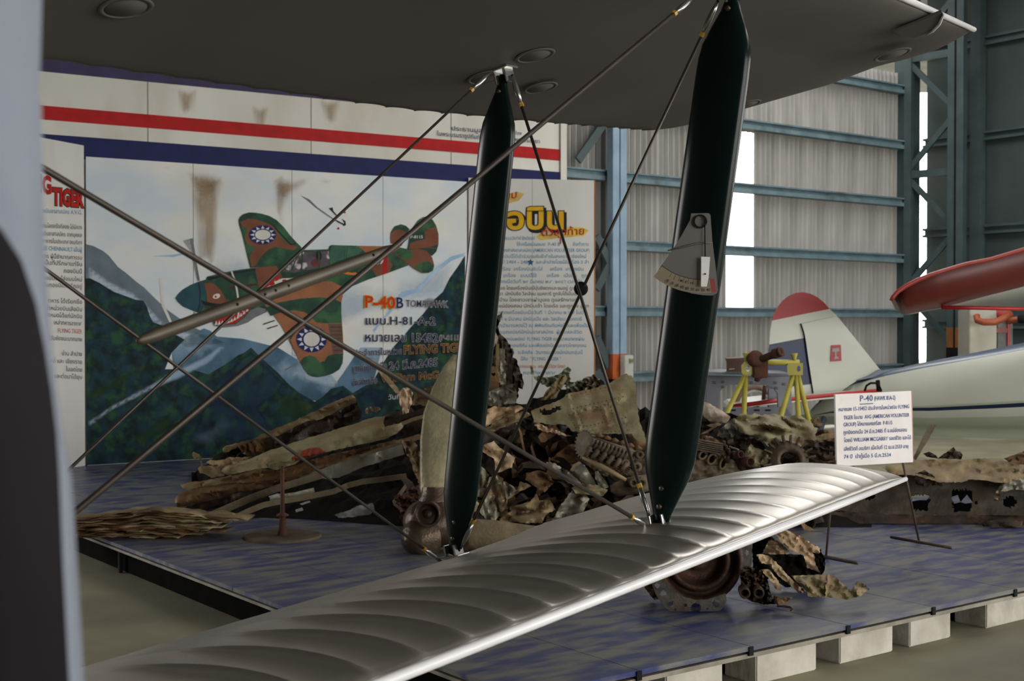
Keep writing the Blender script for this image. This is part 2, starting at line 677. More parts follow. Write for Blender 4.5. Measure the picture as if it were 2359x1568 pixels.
for q in (1.05, 3.4, 5.8, 8.2):
    box('door_post', DO + DX * q + UP * 3.8 - U * .1, DX, U, UP, 0.09, 0.08, 3.8, M_steeldark, wall_r)
latt = thing('lattice_column', 'tall dark lattice column standing in the hangar corner by the slit of daylight', 'column', P(2150, 745, 21.0) * V((1, 1, 0)) if False else V((P(2150, 745, 21.0).x, 21.0, 0)))
la, lb = P(2093, 745, 21.25), P(2203, 745, 20.7)
la.z = lb.z = 0
lx = (lb - la).normalized()
lw = (lb - la).length
ly = lx.cross(UP)
for c, hw in ((la, 0.06), (lb, 0.13)):
    box('chord', c + UP * 3.77, lx, ly, UP, hw, 0.07, 3.82, M_steeldark, latt)
box('chord_slot', lb + UP * 3.8 - ly * -.075, lx, ly, UP, 0.012, 0.006, 3.7, M_black, latt)
zz = 0.35
k = 0
while zz < 7.2:
    for (z0, z1) in ((zz, zz + .85),):
        a = la + UP * (z0 if k % 2 == 0 else z1)
        b = lb + UP * (z1 if k % 2 == 0 else z0)
        t = (b - a).normalized()
        box('lacing_bar', (a + b) / 2, t, ly, t.cross(ly), (b - a).length / 2, 0.025, 0.045, M_steeldark, latt)
    if k % 2 == 1:
        zc = zz + .92
        box('batten', (la + lb) / 2 + UP * zc, lx, ly, UP, lw / 2, 0.04, 0.06, M_steeldark, latt)
        zz += .14
    zz += .87
    k += 1
box('orange_band', lb + UP * 1.38, lx, ly, UP, 0.133, 0.073, 0.16, mat('orange_dull', S(150, 96, 48), rough=0.6), latt)
box('black_band', lb + UP * 0.61, lx, ly, UP, 0.133, 0.073, 0.61, M_black, latt)

# ================================================================== partition with the striped fascia
A0 = PZ(200, 1072, 0.15)
MD = V((0.849, 0.528, 0)).normalized()
MN = V((MD.y, -MD.x, 0))                   # faces the viewer
A0.z = 0
M_board = mat('white_painted_plywood', S(222, 220, 212), S(206, 203, 192), rough=0.6, scale=1.4, stretch=(1, 1, 0.35), c3=S(190, 182, 162), s3=1.1, t3=(0.55, 0.8))
M_red = mat('sign_red', S(184, 18, 18), S(168, 14, 14), rough=0.55, spec=.2)
M_navy = mat('sign_navy', S(22, 28, 88), S(18, 24, 76), rough=0.55, spec=.2)
M_purple = mat('faded_navy', S(58, 48, 92), S(44, 38, 76), rough=0.7, scale=6)
part_o = struct(box('wall_partition', A0 + MD * 2.0 - MN * 0.12 + UP * 2.15, MD, MN, UP, 3.86, 0.05, 2.15, M_board))
for nm, z0, z1, m in (('dark_band', 4.135, 4.42, M_purple), ('red_stripe', 3.652, 3.792, M_red), ('blue_stripe', 3.28, 3.507, M_navy)):
    box(nm, A0 + MD * 2.0 - MN * 0.066 + UP * (z0 + z1) / 2, MD, MN, UP, 3.86, 0.004, (z1 - z0) / 2, m, part_o)
box('end_post', A0 + MD * 5.91 - MN * 0.1 + UP * 2.2, MD, MN, UP, 0.045, 0.06, 2.2, M_board, part_o)
for s in (-1.2, 0.66, 2.5, 4.3):
    box('board_joint', A0 + MD * s - MN * 0.0675 + UP * 3.8, MD, MN, UP, 0.004, 0.003, 0.5, mat('joint_grey', S(150, 146, 136)), part_o)
fas = (A0 - MN * 0.06, MN)
for nm, body, pl, pr, h in (('lettering', 'ประธานมูลนิธิอนุรักษ์', (1040, 300), (1180, 311), 10),
                            ('lettering', 'ในพระบรมราชูปถัมภ์  พระบาทสมเด็จ', (1006, 312), (1180, 327), 10),
                            ('lettering', 'วดีเทพ', (1183, 309), (1201, 311), 8), ('lettering', 'พระวรชายา', (1185, 325), (1243, 330), 9)):
    lettering(nm, body, pl, pr, h, fas, M_navy, part_o, 0.006, 0.004)

# ================================================================== raised display platform
M_deck = mat('blue_painted_deck', S(36, 46, 100), S(108, 108, 102), rough=0.42, scale=12, stretch=(3.0, 1.0, 1.0), rot=R(37), c3=S(104, 104, 98), s3=1.8, t3=(0.52, 0.78),
             contrast=(0.41, 0.62), bump=0.03, bscale=20, detail=9)
M_edge = mat('deck_edge_trim', S(148, 140, 124), S(110, 104, 92), rough=0.6, scale=6)
M_conc = mat('pale_concrete_block', S(196, 190, 178), S(166, 160, 146), rough=0.85, scale=5, bump=0.25, bscale=24, c3=S(136, 130, 114), s3=3, t3=(0.5, 0.72))
PT = 0.15
uF, vF = 3.07, 4.015                       # near corner of the platform
plat = thing('display_platform', 'low display platform of scuffed blue boards on pale concrete blocks', 'platform', uv(uF, vF, 0))
joints = [uF - 0.0, uF + .62, uF + 1.30, uF + 1.98, uF + 2.66, uF + 3.40, uF + 4.08, uF + 4.76, uF + 5.44, uF + 6.12]
deck_meshes = {}
for i in range(len(joints) - 1):
    u0, u1 = joints[i], joints[i + 1]
    for (v0, v1) in ((vF, vF + 2.62), (vF + 2.62, vF + 5.06), (vF + 5.06, 13.3)):
        box('deck_board', uv((u0 + u1) / 2, (v0 + v1) / 2, PT - 0.011), U, W, UP, (u1 - u0) / 2 - .003, (v1 - v0) / 2 - .003, 0.011, M_deck, plat)
for k in range(4):
    u0 = joints[-1] + .68 * k
    box('deck_board', uv(u0 + .34, vF + 1.31, PT - 0.011), U, W, UP, .337, 1.307, 0.011, M_deck, plat)
box('edge_rail', uv(uF + 4.4, vF + .02, PT - 0.045), U, W, UP, 4.4, 0.012, 0.01, M_edge, plat)
box('edge_rail', uv(uF + 4.4, vF + .04, PT - 0.024), U, W, UP, 4.4, 0.012, 0.008, M_black, plat)
box('edge_rail', uv(uF + .02, vF + 4.25, PT - 0.042), W, U, UP, 4.25, 0.012, 0.008, M_edge, plat)
box('edge_rail', uv(uF + .04, vF + 4.25, PT - 0.026), W, U, UP, 4.25, 0.012, 0.008, M_black, plat)
for j in joints[1:]:
    box('joint_clip', uv(j, vF + .008, PT - 0.022), U, W, UP, 0.014, 0.012, 0.02, M_black, plat)


def front_u(px):
    """u where the sight line through px meets the front face of the platform"""
    r = ray(px, 745)
    n = W
    t = ((vF) / (V((r.x, r.y, 0)).dot(n)))
    return (V((r.x, r.y, 0)) * t).dot(U)


blk = [(1400 + a / 2.46, 1400 + b / 2.46) for a, b in ((370, 695), (885, 1228), (1360, 1662), (1757, 1990), (2192, 2460))]
for a, b in blk + [(2420, 2500)]:
    u0, u1 = front_u(a), front_u(b)
    box('concrete_block', uv((u0 + u1) / 2, vF + .14, 0.025), U, W, UP, (u1 - u0) / 2, 0.1, 0.07, M_conc, plat, 0.006)
for v in (vF + 3.0, vF + 6.0, vF + 8.3):
    for u in (uF + .5, uF + 1.8, uF + 3.2, uF + 4.6, uF + 6.0):
        box('concrete_block', uv(u, v, 0.025), U, W, UP, 0.19, 0.1, 0.07, M_conc, plat, 0.006)
for v in (vF + 4.4, vF + 5.4, vF + 7.2):
    box('steel_leg', uv(uF + .03, v, 0.03), U, W, UP, 0.012, 0.012, 0.075, M_black, plat)
box('floor_beam', uv(uF + .3, vF + 2.6, -0.01), W, U, UP, 1.3, 0.05, 0.035, mat('dark_timber', S(70, 60, 48), rough=0.8), plat)

box('under_shade_panel', uv(uF + .07, vF + 4.4, 0.04), W, U, UP, 4.2, 0.01, 0.08, M_under_dark, plat)  # added black panels stand for the shade beneath the deck
box('under_shade_panel', uv(uF + 4.4, vF + .3, 0.04), U, W, UP, 4.2, 0.01, 0.08, M_under_dark, plat)

# ================================================================== the biplane
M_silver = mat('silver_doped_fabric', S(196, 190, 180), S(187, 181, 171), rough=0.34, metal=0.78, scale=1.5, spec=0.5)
M_under = mat('shaded_doped_fabric', S(102, 98, 95), S(94, 90, 88), rough=0.6, scale=1.5)  # same silver fabric, underside shade put into a darker tone
M_strut = mat('dark_green_gloss', S(14, 28, 27), S(11, 24, 23), rough=0.2, scale=2, spec=0.2)
M_wire = mat('bracing_wire_steel', S(74, 66, 60), S(60, 54, 48), rough=0.4, metal=0.5, scale=10)
M_fork = mat('bright_fork_steel', S(190, 190, 188), S(150, 150, 146), rough=0.25, metal=0.9, scale=8)
M_brass = mat('yellow_lock_nut', S(190, 150, 50), S(160, 120, 30), rough=0.45, scale=20)
M_bronze = mat('dark_bronze_bar', S(80, 72, 58), S(66, 58, 46), rough=0.42, metal=0.3, scale=8)

plane = thing('biplane', 'silver fabric biplane wing pair with dark green struts and crossing bracing wires', 'airplane', (0.4, 3.9, 0))
CF = V((0.784, -0.588, 0.20)).normalized()     # forward along the chord
CFU = V((0.775, -0.581, 0.25)).normalized()
CH = 1.32
SL = V((0.6, 0.8, 0.044))
SU = V((0.6, 0.8, 0.040))
L0 = V((0.651, 3.494, 1.029))
U0 = V((0.68, 3.47, 2.62))
NL = CF.cross(SL).normalized()
NU = CFU.cross(SU).normalized()
RIBS = [0.732 + 0.1385 * k for k in range(-27, 10)]


def foil(c, up):
    t = 5 * 0.085 * (0.2969 * math.sqrt(c) - 0.126 * c - 0.3516 * c * c + 0.2843 * c ** 3 - 0.1015 * c ** 4)
    m, p = 0.024, 0.4
    yc = m / p ** 2 * (2 * p * c - c * c) if c < p else m / (1 - p) ** 2 * (1 - 2 * p + 2 * p * c - c * c)
    return yc + t if up else yc - t


def interp(x, tab):
    for (a, b), (c, d) in zip(tab, tab[1:]):
        if x <= c:
            k = (x - a) / (c - a)
            return b + (d - b) * k
    return tab[-1][1]


TIPL = [(0, 1.124), (.06, 1.2), (.15, 1.28), (.3, 1.36), (.5, 1.36), (.7, 1.28), (.85, 1.15), (.95, 1.0), (1, .85)]
TIPU = [(0, 1.72), (.06, 1.8), (.15, 1.91), (.25, 1.95), (.5, 1.95), (.75, 1.81), (.9, 1.72), (.97, 1.62), (1, 1.5)]


def wing_point(o, s, n, cf, tip, t, c, up, sag, T0, T1, tscale=1.0, twist=0.03):
    tm = interp(c, tip)
    edge = 0.0
    if t > T0:
        k = (t - T0) / (T1 - T0)
        tt = T0 + k * (tm - T0)
        edge = k
    else:
        tt = t
    th = math.sqrt(max(0.0, 1 - edge ** 4)) * tscale
    h = foil(c, up)
    mid = (foil(c, True) + foil(c, False)) / 2
    z = mid * (1 - 0.5 * edge ** 4) + (h - mid) * th
    # fabric sagging between the ribs
    for a, b in zip(RIBS, RIBS[1:]):
        if a <= t < b:
            u = (t - a) / (b - a)
            f = (4 * u * (1 - u)) ** 0.55
            amt = sag * max(0.2, min(1.0, 1.0 - (t + 0.5) * 0.9))
            pr = min(1, c / 0.05) * (1 if c < 0.26 else max(0.1, 1 - (c - 0.26) / 0.2 * 0.9)) * min(1, (1 - c) / .1 + 0.2)
            z += (-amt if up else amt * 0.5) * f * pr / CH
            if c > 0.97:
                c = c - 0.010 * f
            break
    z += twist * max(0, t) * min(1, c * 3) / CH
    return o + s * tt - cf * (c * CH) + n * (z * CH)


def wing(name, o, s, n, cf, tip, m_up, m_dn, sag, t_in, parent, T0, T1):
    cs_ = [0, .004, .012, .025, .045, .07, .1, .14, .18, .22, .26, .3, .34, .38, .42, .46, .5, .55, .6, .66, .72, .78, .84, .9, .95, .985, 1]
    ts = []
    for a, b in zip(RIBS, RIBS[1:]):
        if b < t_in or a >= T1:
            continue
        for k in range(12):
            ts.append(a + (b - a) * k / 12)
    ts = [t for t in ts if t < T1] + [T1]
    vs, fs, fm = [], [], []
    for t in ts:
        for c in cs_:
            vs.append(wing_point(o, s, n, cf, tip, t, c, True, sag, T0, T1))
        for c in cs_[-2:0:-1]:
            vs.append(wing_point(o, s, n, cf, tip, t, c, False, sag, T0, T1))
    k = 2 * len(cs_) - 2
    for i in range(len(ts) - 1):
        for j in range(k):
            fs.append((i * k + j, i * k + (j + 1) % k, (i + 1) * k + (j + 1) % k, (i + 1) * k + j))
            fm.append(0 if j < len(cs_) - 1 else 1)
    fs.append(tuple(range(k))[::-1])
    fm.append(0)
    fs.append(tuple((len(ts) - 1) * k + j for j in range(k)))
    fm.append(0)
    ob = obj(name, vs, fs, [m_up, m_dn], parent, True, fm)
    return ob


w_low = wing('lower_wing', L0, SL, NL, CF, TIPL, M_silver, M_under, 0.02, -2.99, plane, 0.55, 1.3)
w_up = wing('upper_wing', U0, SU, NU, CFU, TIPU, M_silver, M_under, 0.003, -2.99, plane, 0.8, 1.85)
# leading edge tube of the lower wing, near-white to paint its highlight
M_lead = mat('leading_edge_highlight', S(232, 230, 232), S(224, 222, 224), rough=0.3)
tube('leading_edge', [L0 + SL * t + CF * 0.004 - NL * 0.004 for t in (-2.99, -1.5, 0, .6, 1.124)], [.012, .012, .012, .011, .008], M_lead, w_low, 10)
tube('leading_edge', [U0 + SU * t + CFU * 0.003 for t in (-2.99, 0, 1.0, 1.72)], [.013, .013, .012, .009], M_lead, w_up, 10)


# plane helpers for the spar planes
RF, RT = P(1046, 1276, 4.1), P(1160, 172, 4.0)      # rear strut foot, top
FF, FT = P(1521, 1207, 3.67), P(1690, -22, 3.585)       # front strut foot, top


def strut(name, foot, top, wid, parent):
    ax = (top - foot)
    l = ax.length
    ax.normalize()
    wd = (CF - ax * CF.dot(ax)).normalized()
    td = ax.cross(wd)
    prof = [(0, .28), (.02, .35), (.045, .52), (.075, .72), (.1, .88), (.125, .97), (.16, 1.0), (.5, 1.02), (.84, 1.0), (.875, .98), (.9, .9), (.935, .62), (.965, .36), (.985, .24), (1, .2)]
    n = 20
    vs, fs = [], []
    for (h, k) in prof:
        for j in range(n):
            a = 2 * math.pi * j / n
            x = math.cos(a)
            # streamlined section, blunt in front
            y = math.sin(a) * (0.34 + 0.06 * x) * (0.45 + 0.55 * k) / max(k, .2) ** 0.35
            vs.append(foot + ax * (h * l) + wd * (x * wid / 2 * k) + td * (y * wid / 2 * k ** .5))
    for i in range(len(prof) - 1):
        for j in range(n):
            fs.append((i * n + j, i * n + (j + 1) % n, (i + 1) * n + (j + 1) % n, (i + 1) * n + j))
    fs.append(tuple(range(n))[::-1])
    fs.append(tuple((len(prof) - 1) * n + j for j in range(n)))
    ob = obj(name, vs, fs, M_strut, parent, True)
    for h in (.035, .07, .965):
        c = foot + ax * (h * l)
        bm = bmesh.new()
        bm_tube(bm, [c - td * wid * .14, c + td * wid * .14], wid * .045, 8)
        bobj('bolt', bm, M_bronze, ob, True)
    return ob


s_rear = strut('rear_strut', RF, RT, 0.136, plane)
s_front = strut('front_strut', FF, FT, 0.166, plane)
s_rear['label'] = 'glossy dark green rear strut'
s_front['label'] = 'glossy dark green front strut with airspeed vane'


def fitting(p, n, sgn):
    bm = bmesh.new()
    sd = SL.normalized()
    bm_box(bm, p + n * 0.004, CF, sd, n, 0.04, 0.03, 0.004)
    bm_box(bm, p + n * 0.02 * sgn + CF * 0.02, CF, sd, n, 0.004, 0.022, 0.022)
    bm_box(bm, p + n * 0.02 * sgn - CF * 0.02, CF, sd, n, 0.004, 0.022, 0.022)
    bmesh.ops.bevel(bm, geom=bm.edges[:], offset=0.002, segments=1, affect='EDGES')
    return bobj('strut_fitting', bm, M_fork, plane)


fitting(RF - NL * 0.01, NL, 1)
fitting(FF - NL * 0.012, NL, 1)
fitting(RT + NU * 0.012, NU, -1)
fitting(FT + NU * 0.012, NU, -1)


def hit(px, py, o, n):
    return PP(px, py, o, n)


NFp = (FT - FF).cross(SL).normalized()
NRp = (RT - RF).cross(SL).normalized()


def wire(name, a, b, r, ends=(True, True)):
    t = (b - a).normalized()
    w = tube(name, [a, b], r, M_wire, plane, 8)
    for q, (e, sg, on) in enumerate(((a, 1, ends[0]), (b, -1, ends[1]))):
        if not on:
            continue
        bm = bmesh.new()
        bm_tube(bm, [e, e + t * sg * .035, e + t * sg * .06, e + t * sg * .095], [.004, .0085, .009, .006], 8)
        bobj('fork_end', bm, M_fork, w, True)
        bm = bmesh.new()
        bm_tube(bm, [e + t * sg * .095, e + t * sg * .108], .008, 6)
        bobj('lock_nut', bm, M_brass, w)
    return w


# landing and flying wires in the front and rear spar planes
def far(px0, py0, px1, py1, o, n, k=0.0):
    a, b = hit(px0, py0, o, n), hit(px1, py1, o, n)
    return a + (a - b) * k, b


a, b = far(95, 385, 1492, 1212, FF, NFp, 0.35)
wire('landing_wire', a, b, 0.0058, (False, True))
a, b = far(105, 620, 1015, 1292, RF, NRp, 0.35)
wire('landing_wire', a, b, 0.0045, (False, True))
a, b = far(160, 1080, 1128, 168, RF, NRp, 0.35)
wire('flying_wire', a, b, 0.0042, (False, True))
a, b = far(175, 1177, 1596, -4, FF, NFp, 0.35)
wire('flying_wire', a, b, 0.0062, (False, True))
# incidence wires crossing between the struts
wi1 = wire('incidence_wire', RT + CF * .03 - NU * .01, FF - CF * .03 + NL * .015, 0.0048)
wi2 = wire('incidence_wire', FT - CF * .05 - NU * .01, RF + CF * .03 + NL * .015, 0.0048)
xc = P(1338, 665, 3.86)
va = (FT - RF).normalized()
lathe('wire_disc', xc - V((0, .01, 0)), V((0.15, -1, 0.05)), [(0, .012), (.012, .012), (.019, .008), (.0215, 0), (.019, -.008), (0, -.008)], M_black, plane, 20)

# javelin bar clamped where the wires cross
jb0, jb1 = P(316, 787, 2.30), P(920, 568, 2.95)
jd = (jb1 - jb0).normalized()
jm = [jb0 + (jb1 - jb0) * k for k in (0, .015, .06, .5, .94, .985, 1)]
jav = tube('spreader_bar', jm, [.004, .0095, .0125, .0145, .0125, .009, .003], M_bronze, plane, 14, flat=(UP, 0.6))
jav['label'] = 'flat bronze spreader bar across the bracing wires'
for k in (.33, .43, .47, .52, .88):
    c = jb0 + (jb1 - jb0) * k
    bm = bmesh.new()
    bm_tube(bm, [c + V((0, -.016, .001)), c + V((0, .004, .001))], .0032, 8)
    bobj('screw', bm, M_black, jav, True)

# airspeed vane on the front strut: quadrant plate with a scale, and a swinging flap
M_vane = mat('grey_quadrant', S(96, 92, 88), S(88, 84, 80), rough=0.4, scale=5)
M_scale = mat('cream_scale', S(128, 114, 90), S(118, 106, 84), rough=0.5)
M_vred = mat('scale_red', S(126, 32, 22), S(140, 36, 24), rough=0.5)
M_ink = mat('scale_ink', S(44, 38, 32), rough=0.6)
VD = 3.50


def vp(x, y, o=0.0):
    return P(1500 + x / 6.032, 460 + y / 6.032, VD - o)


vane = prism('airspeed_vane', [vp(*p) for p in ((560, 190), (800, 185), (825, 210), (850, 560), (905, 1000), (930, 1250), (915, 1300), (850, 1330), (720, 1325), (560, 1300),
                                               (400, 1240), (250, 1160), (140, 1060), (105, 1000), (110, 960), (300, 690), (400, 540), (545, 280))], V((0, 0.006, 0)), M_vane, plane)
vane['label'] = 'grey airspeed quadrant with cream scale and red end'


def arc(r0, r1, a0, a1, n, o):
    cx_, cy_ = 700, 230
    pts = []
    for i in range(n + 1):
        a = a0 + (a1 - a0) * i / n
        pts.append((a, r1))
    for i in range(n + 1):
        a = a1 + (a0 - a1) * i / n
        pts.append((a, r0))
    return [vp(cx_ + math.sin(R(a)) * r, cy_ + math.cos(R(a)) * r, o) for a, r in pts]


flatpoly('scale_band', arc(880, 1070, -38.5, 7.5, 16, .001), M_scale, vane)
flatpoly('red_sector', arc(880, 1065, 7.6, 11.3, 4, .0012), M_vred, vane)
flatpoly('scale_arc', arc(872, 882, -39, 7.5, 16, .0015), M_ink, vane)
for i, tx in enumerate(('120', '110', '100', '90', '80', '70', '60', '50', '40')):
    a = -28 + i * 4.15
    cxp, cyp = 700 + math.sin(R(a)) * 1025, 230 + math.cos(R(a)) * 1025
    x0, y0 = 1500 + (cxp - 26) / 6.032, 460 + (cyp + 18) / 6.032
    lettering('scale_number', tx, (x0, y0), (x0 + 52 / 6.032, y0 - math.sin(R(a)) * -4), 7, (vp(700, 1000), V((0, -1, 0))), M_ink, vane, .002, .01)
    flatpoly('tick', [vp(700 + math.sin(R(a + da)) * r, 230 + math.cos(R(a + da)) * r, .0015) for da, r in ((-.15, 885), (.15, 885), (.15, 960), (-.15, 960))], M_ink, vane)
for i, ch in enumerate('MPH'):
    a = -17.5 + i * 4.4
    cxp, cyp = 700 + math.sin(R(a)) * 935, 230 + math.cos(R(a)) * 935
    x0, y0 = 1500 + (cxp - 14) / 6.032, 460 + (cyp + 18) / 6.032
    lettering('scale_letter', ch, (x0, y0), (x0 + 5, y0), 6, (vp(700, 1000), V((0, -1, 0))), M_ink, vane, .002, .01)
lathe('pivot_ring', vp(680, 300, .004), V((0, -1, 0)), [(.0145, 0), (.0145, .006), (.0185, .006), (.0185, 0), (.0145, 0)], M_black, vane, 24)
tube('flap_rod', [vp(745, 240, .012), vp(750, 790, .012)], .0016, M_black, vane, 6)
prism('flap', [vp(*p, .02) for p in ((697, 790), (820, 795), (800, 1080), (775, 1205), (693, 1205))], V((0, .003, 0)), mat('white_flap', S(238, 236, 234), rough=0.3), vane)
tube('crease', [vp(230, 705, .002), vp(420, 660, .004), vp(620, 610, .004), vp(760, 597, .004), vp(855, 600, .003)], [.0015, .003, .003, .0025, .001], M_vane, vane, 6)
tube('flap_stop', [vp(755, 1030, .021), vp(755, 1030, .026)], .0022, M_black, vane, 6)

# inspection rings on the underside of the upper wing
for k, (px, py, rr) in enumerate(((291, 18, .062), (1233, 128, .062), (1120, 178, .062), (1245, 202, .058), (2056, 126, .07), (1722, 240, .055))):
    # meet the lower surface by stepping along the chord plane
    n0 = NU
    p = PP(px, py, U0 - NU * 0.008 * CH, n0)
    for _ in range(3):
        rel = p - U0
        c = max(0.02, min(.98, -rel.dot(CFU) / CH))
        p = PP(px, py, U0 + NU * (foil(c, False) * CH - 0.003), n0)
    slope = (foil(min(c + .03, 1), False) - foil(c - .02, False)) / .05
    nn = (NU + CFU * slope).normalized()
    lathe('inspection_ring', p, -nn, [(rr * .8, 0), (rr * .82, .0025), (rr * .96, .0025), (rr, 0)], M_under, w_up, 32)
    lathe('inspection_cover', p, -nn, [(0, .002), (rr * .74, .002), (rr * .78, -.002)], M_under, w_up, 32)
# slot near the upper wing tip: flat plate painted in shadow grey
def under(px, py, drop):
    p = PP(px, py, U0, NU)
    for _ in range(4):
        c = max(0.01, min(.98, -(p - U0).dot(CFU) / CH))
        p = PP(px, py, U0 + NU * (foil(c, False) * CH - drop), NU)
    return p


SLOT = ((1250, 232), (1420, 160), (1600, 92), (1612, 110), (1560, 190), (1490, 245), (1400, 275), (1320, 262))
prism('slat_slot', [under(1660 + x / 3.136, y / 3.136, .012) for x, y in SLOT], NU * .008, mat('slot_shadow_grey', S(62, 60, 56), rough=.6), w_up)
tube('slot_lip', [under(1660 + x / 3.136, y / 3.136, .014) for x, y in ((1612, 105), (1580, 170), (1530, 225), (1480, 258))], [.004, .007, .006, .002], M_lead, w_up, 8)

# ---- blurred propeller blade close to the lens at the left edge
M_blade = mat('pale_blade_paint', S(136, 142, 154), S(126, 132, 144), rough=0.6, scale=3, spec=.2)
M_bladeb = mat('black_blade_back', S(40, 38, 40), S(32, 30, 32), rough=0.8, scale=3, spec=.05)
rows = [(-700, -260, -260, 96), (-200, -260, -260, 98), (0, -260, -255, 97), (150, -260, -240, 93), (225, -260, -220, 88), (240, -260, -215, 96), (400, -260, -120, 99), (480, -260, -60, 101), (530, -260, 5, 103), (600, -260, 50, 106),
        (700, -260, 84, 113), (800, -260, 104, 121), (900, -260, 120, 132), (1000, -260, 132, 146), (1100, -260, 138, 165), (1200, -260, 142, 172), (1300, -260, 146, 178),
        (1400, -260, 151, 184), (1568, -260, 160, 194), (1900, -260, 178, 214), (2300, -200, 196, 234)]
vs, fs, fm = [], [], []
for (y, xl, xb, xr) in rows:
    vs += [P(xl, y, .70), P(xb, y, .74), P((xb + xr) / 2, y, .755), P(xr, y, .79), P((xb + xr) / 2 - 40, y, .84), P(xl, y, .80)]
for i in range(len(rows) - 1):
    for j in range(6):
        fs.append((i * 6 + j, i * 6 + (j + 1) % 6, (i + 1) * 6 + (j + 1) % 6, (i + 1) * 6 + j))
        fm.append(1 if j == 0 else 0)
fs += [(5, 4, 3, 2, 1, 0), tuple((len(rows) - 1) * 6 + j for j in range(6))]
fm += [0, 0]
blade = obj('propeller_blade', vs, fs, [M_blade, M_bladeb], None, True, fm)
tag(blade, 'out of focus pale and black propeller blade at the left edge, close to the viewer', 'propeller')

# ================================================================== painted boards: mural and the two text boards
M_skyw = mat('mural_sky', S(222, 222, 216), S(196, 208, 218), rough=0.6, scale=1.3, stretch=(1, 1, 1.8), c3=S(214, 208, 192), s3=1.0, t3=(0.5, 0.8))
ML = 4.48                                  # mural length
Z0, Z1 = 0.15, 3.30
mural = thing('mural_board', 'large mural board with a painted camouflaged fighter plane over green mountains', 'mural', A0 + MD * (ML / 2) + UP * Z0)
for i in range(4):
    box('panel', A0 + MD * (ML * (i + .5) / 4) + UP * (Z0 + Z1) / 2 - MN * .012, MD, MN, UP, ML / 8 - .003, 0.012, (Z1 - Z0) / 2, M_skyw, mural)
MPL = (A0.copy(), MN)


def paint(name, pts, m, layer, parent=mural, plane=MPL, tf=None):
    """flat painted area, traced on the board's own plane"""
    if tf:
        pts = [(tf[0] + x / tf[2], tf[1] + y / tf[2]) for x, y in pts]
    return flatpoly(name, [PP(x, y, *plane) + plane[1] * (0.002 + 0.0008 * layer) for x, y in pts], m, parent)


def pmat(n, a, b=None, sc=6, c3=None, s3=3, t3=(.5, .62), **k):
    return mat(n, S(*a), S(*b) if b else None, rough=0.62, spec=.15, scale=sc, c3=S(*c3) if c3 else None, s3=s3, t3=t3, **k)


PM_far = pmat('paint_far_ridge', (92, 106, 112), (120, 134, 146), 3)
PM_mid = pmat('paint_blue_mountain', (96, 128, 152), (62, 92, 110), 3, (150, 172, 188), 2)
PM_dark = pmat('paint_dark_forest', (16, 34, 34), (28, 58, 70), 9, (40, 76, 48), 8, (.5, .66), contrast=(.4, .64))
PM_dark2 = pmat('paint_blue_forest', (16, 32, 52), (30, 58, 78), 5, (40, 76, 62), 6, (.5, .66), fade=(5.0, .9))
PM_green = pmat('paint_leaf_green', (50, 88, 44), (30, 60, 38), 8, (84, 96, 44), 6, (.58, .7), fade=(6.0, .5))
PM_mist = pmat('paint_mist', (196, 210, 222), (150, 176, 200), 3, fade=(3.0, .85))
PM_blueline = pmat('paint_blue_line', (140, 174, 208), (176, 200, 220), 4)
PM_camg = pmat('paint_camo_green', (44, 76, 58), (34, 60, 52), 5, (60, 98, 66), 4)
PM_camb = pmat('paint_camo_brown', (126, 80, 58), (108, 68, 50), 5)
PM_cambl = pmat('paint_camo_light_brown', (158, 104, 70), (138, 90, 62), 5)
PM_teal = pmat('paint_spinner_teal', (44, 84, 92), (34, 64, 74), 4)
PM_white = pmat('paint_white', (214, 212, 206), (204, 200, 192))
PM_navy = pmat('paint_navy', (28, 40, 104), (24, 34, 90))
PM_red = pmat('paint_red', (176, 38, 30), (160, 30, 26))
PM_black = pmat('paint_black', (26, 28, 30), (36, 38, 38))
PM_grey = pmat('paint_grey', (120, 122, 124), (96, 98, 100))
PM_glass = pmat('paint_canopy_glass', (96, 86, 92), (60, 56, 62), 8, (196, 190, 190), 7, (.6, .66))
PM_stain = mat('water_stain', S(150, 116, 76), S(166, 134, 92), rough=0.7, scale=4, fade=(4.0, .75, (1, 1, .6)))
PM_stain2 = mat('water_stain_soft', S(160, 132, 94), S(176, 150, 110), rough=0.7, scale=4, fade=(5.0, .6, (2, 2, .25)))

def softpaint(name, pts, m, layer, width=13.0, grid=9.0, parent=mural, plane=MPL):
    """brushed area with feathered edges: gridded polygon carrying a 'fade' weight"""
    bpp = []
    for i in range(len(pts)):
        a, b = pts[i], pts[(i + 1) % len(pts)]
        k = max(1, int(math.hypot(b[0] - a[0], b[1] - a[1]) / grid))
        bpp += [(a[0] + (b[0] - a[0]) * t / k, a[1] + (b[1] - a[1]) * t / k) for t in range(k)]
    nb_ = len(bpp)
    ar = np.array(bpp)
    al = list(bpp)
    y = ar[:, 1].min()
    while y < ar[:, 1].max():
        x = ar[:, 0].min()
        while x < ar[:, 0].max():
            if inpoly(x, y, pts) and np.min(np.hypot(ar[:, 0] - x, ar[:, 1] - y)) > grid * .5:
                al.append((x, y))
            x += grid
        y += grid
    r = geometry.delaunay_2d_cdt([V(p) for p in al], [(i, (i + 1) % nb_) for i in range(nb_)], [], 1, 1e-4)
    vs = [PP(v.x, v.y, *plane) + plane[1] * (0.002 + 0.0008 * layer) for v in r[0]]
    o = obj(name, vs, [tuple(t) for t in r[2]], m, parent)
    at = o.data.attributes.new('fade', 'FLOAT', 'POINT')
    for i, v in enumerate(r[0]):
        at.data[i].value = min(1.0, float(np.min(np.hypot(ar[:, 0] - v.x, ar[:, 1] - v.y))) / width)
    return o


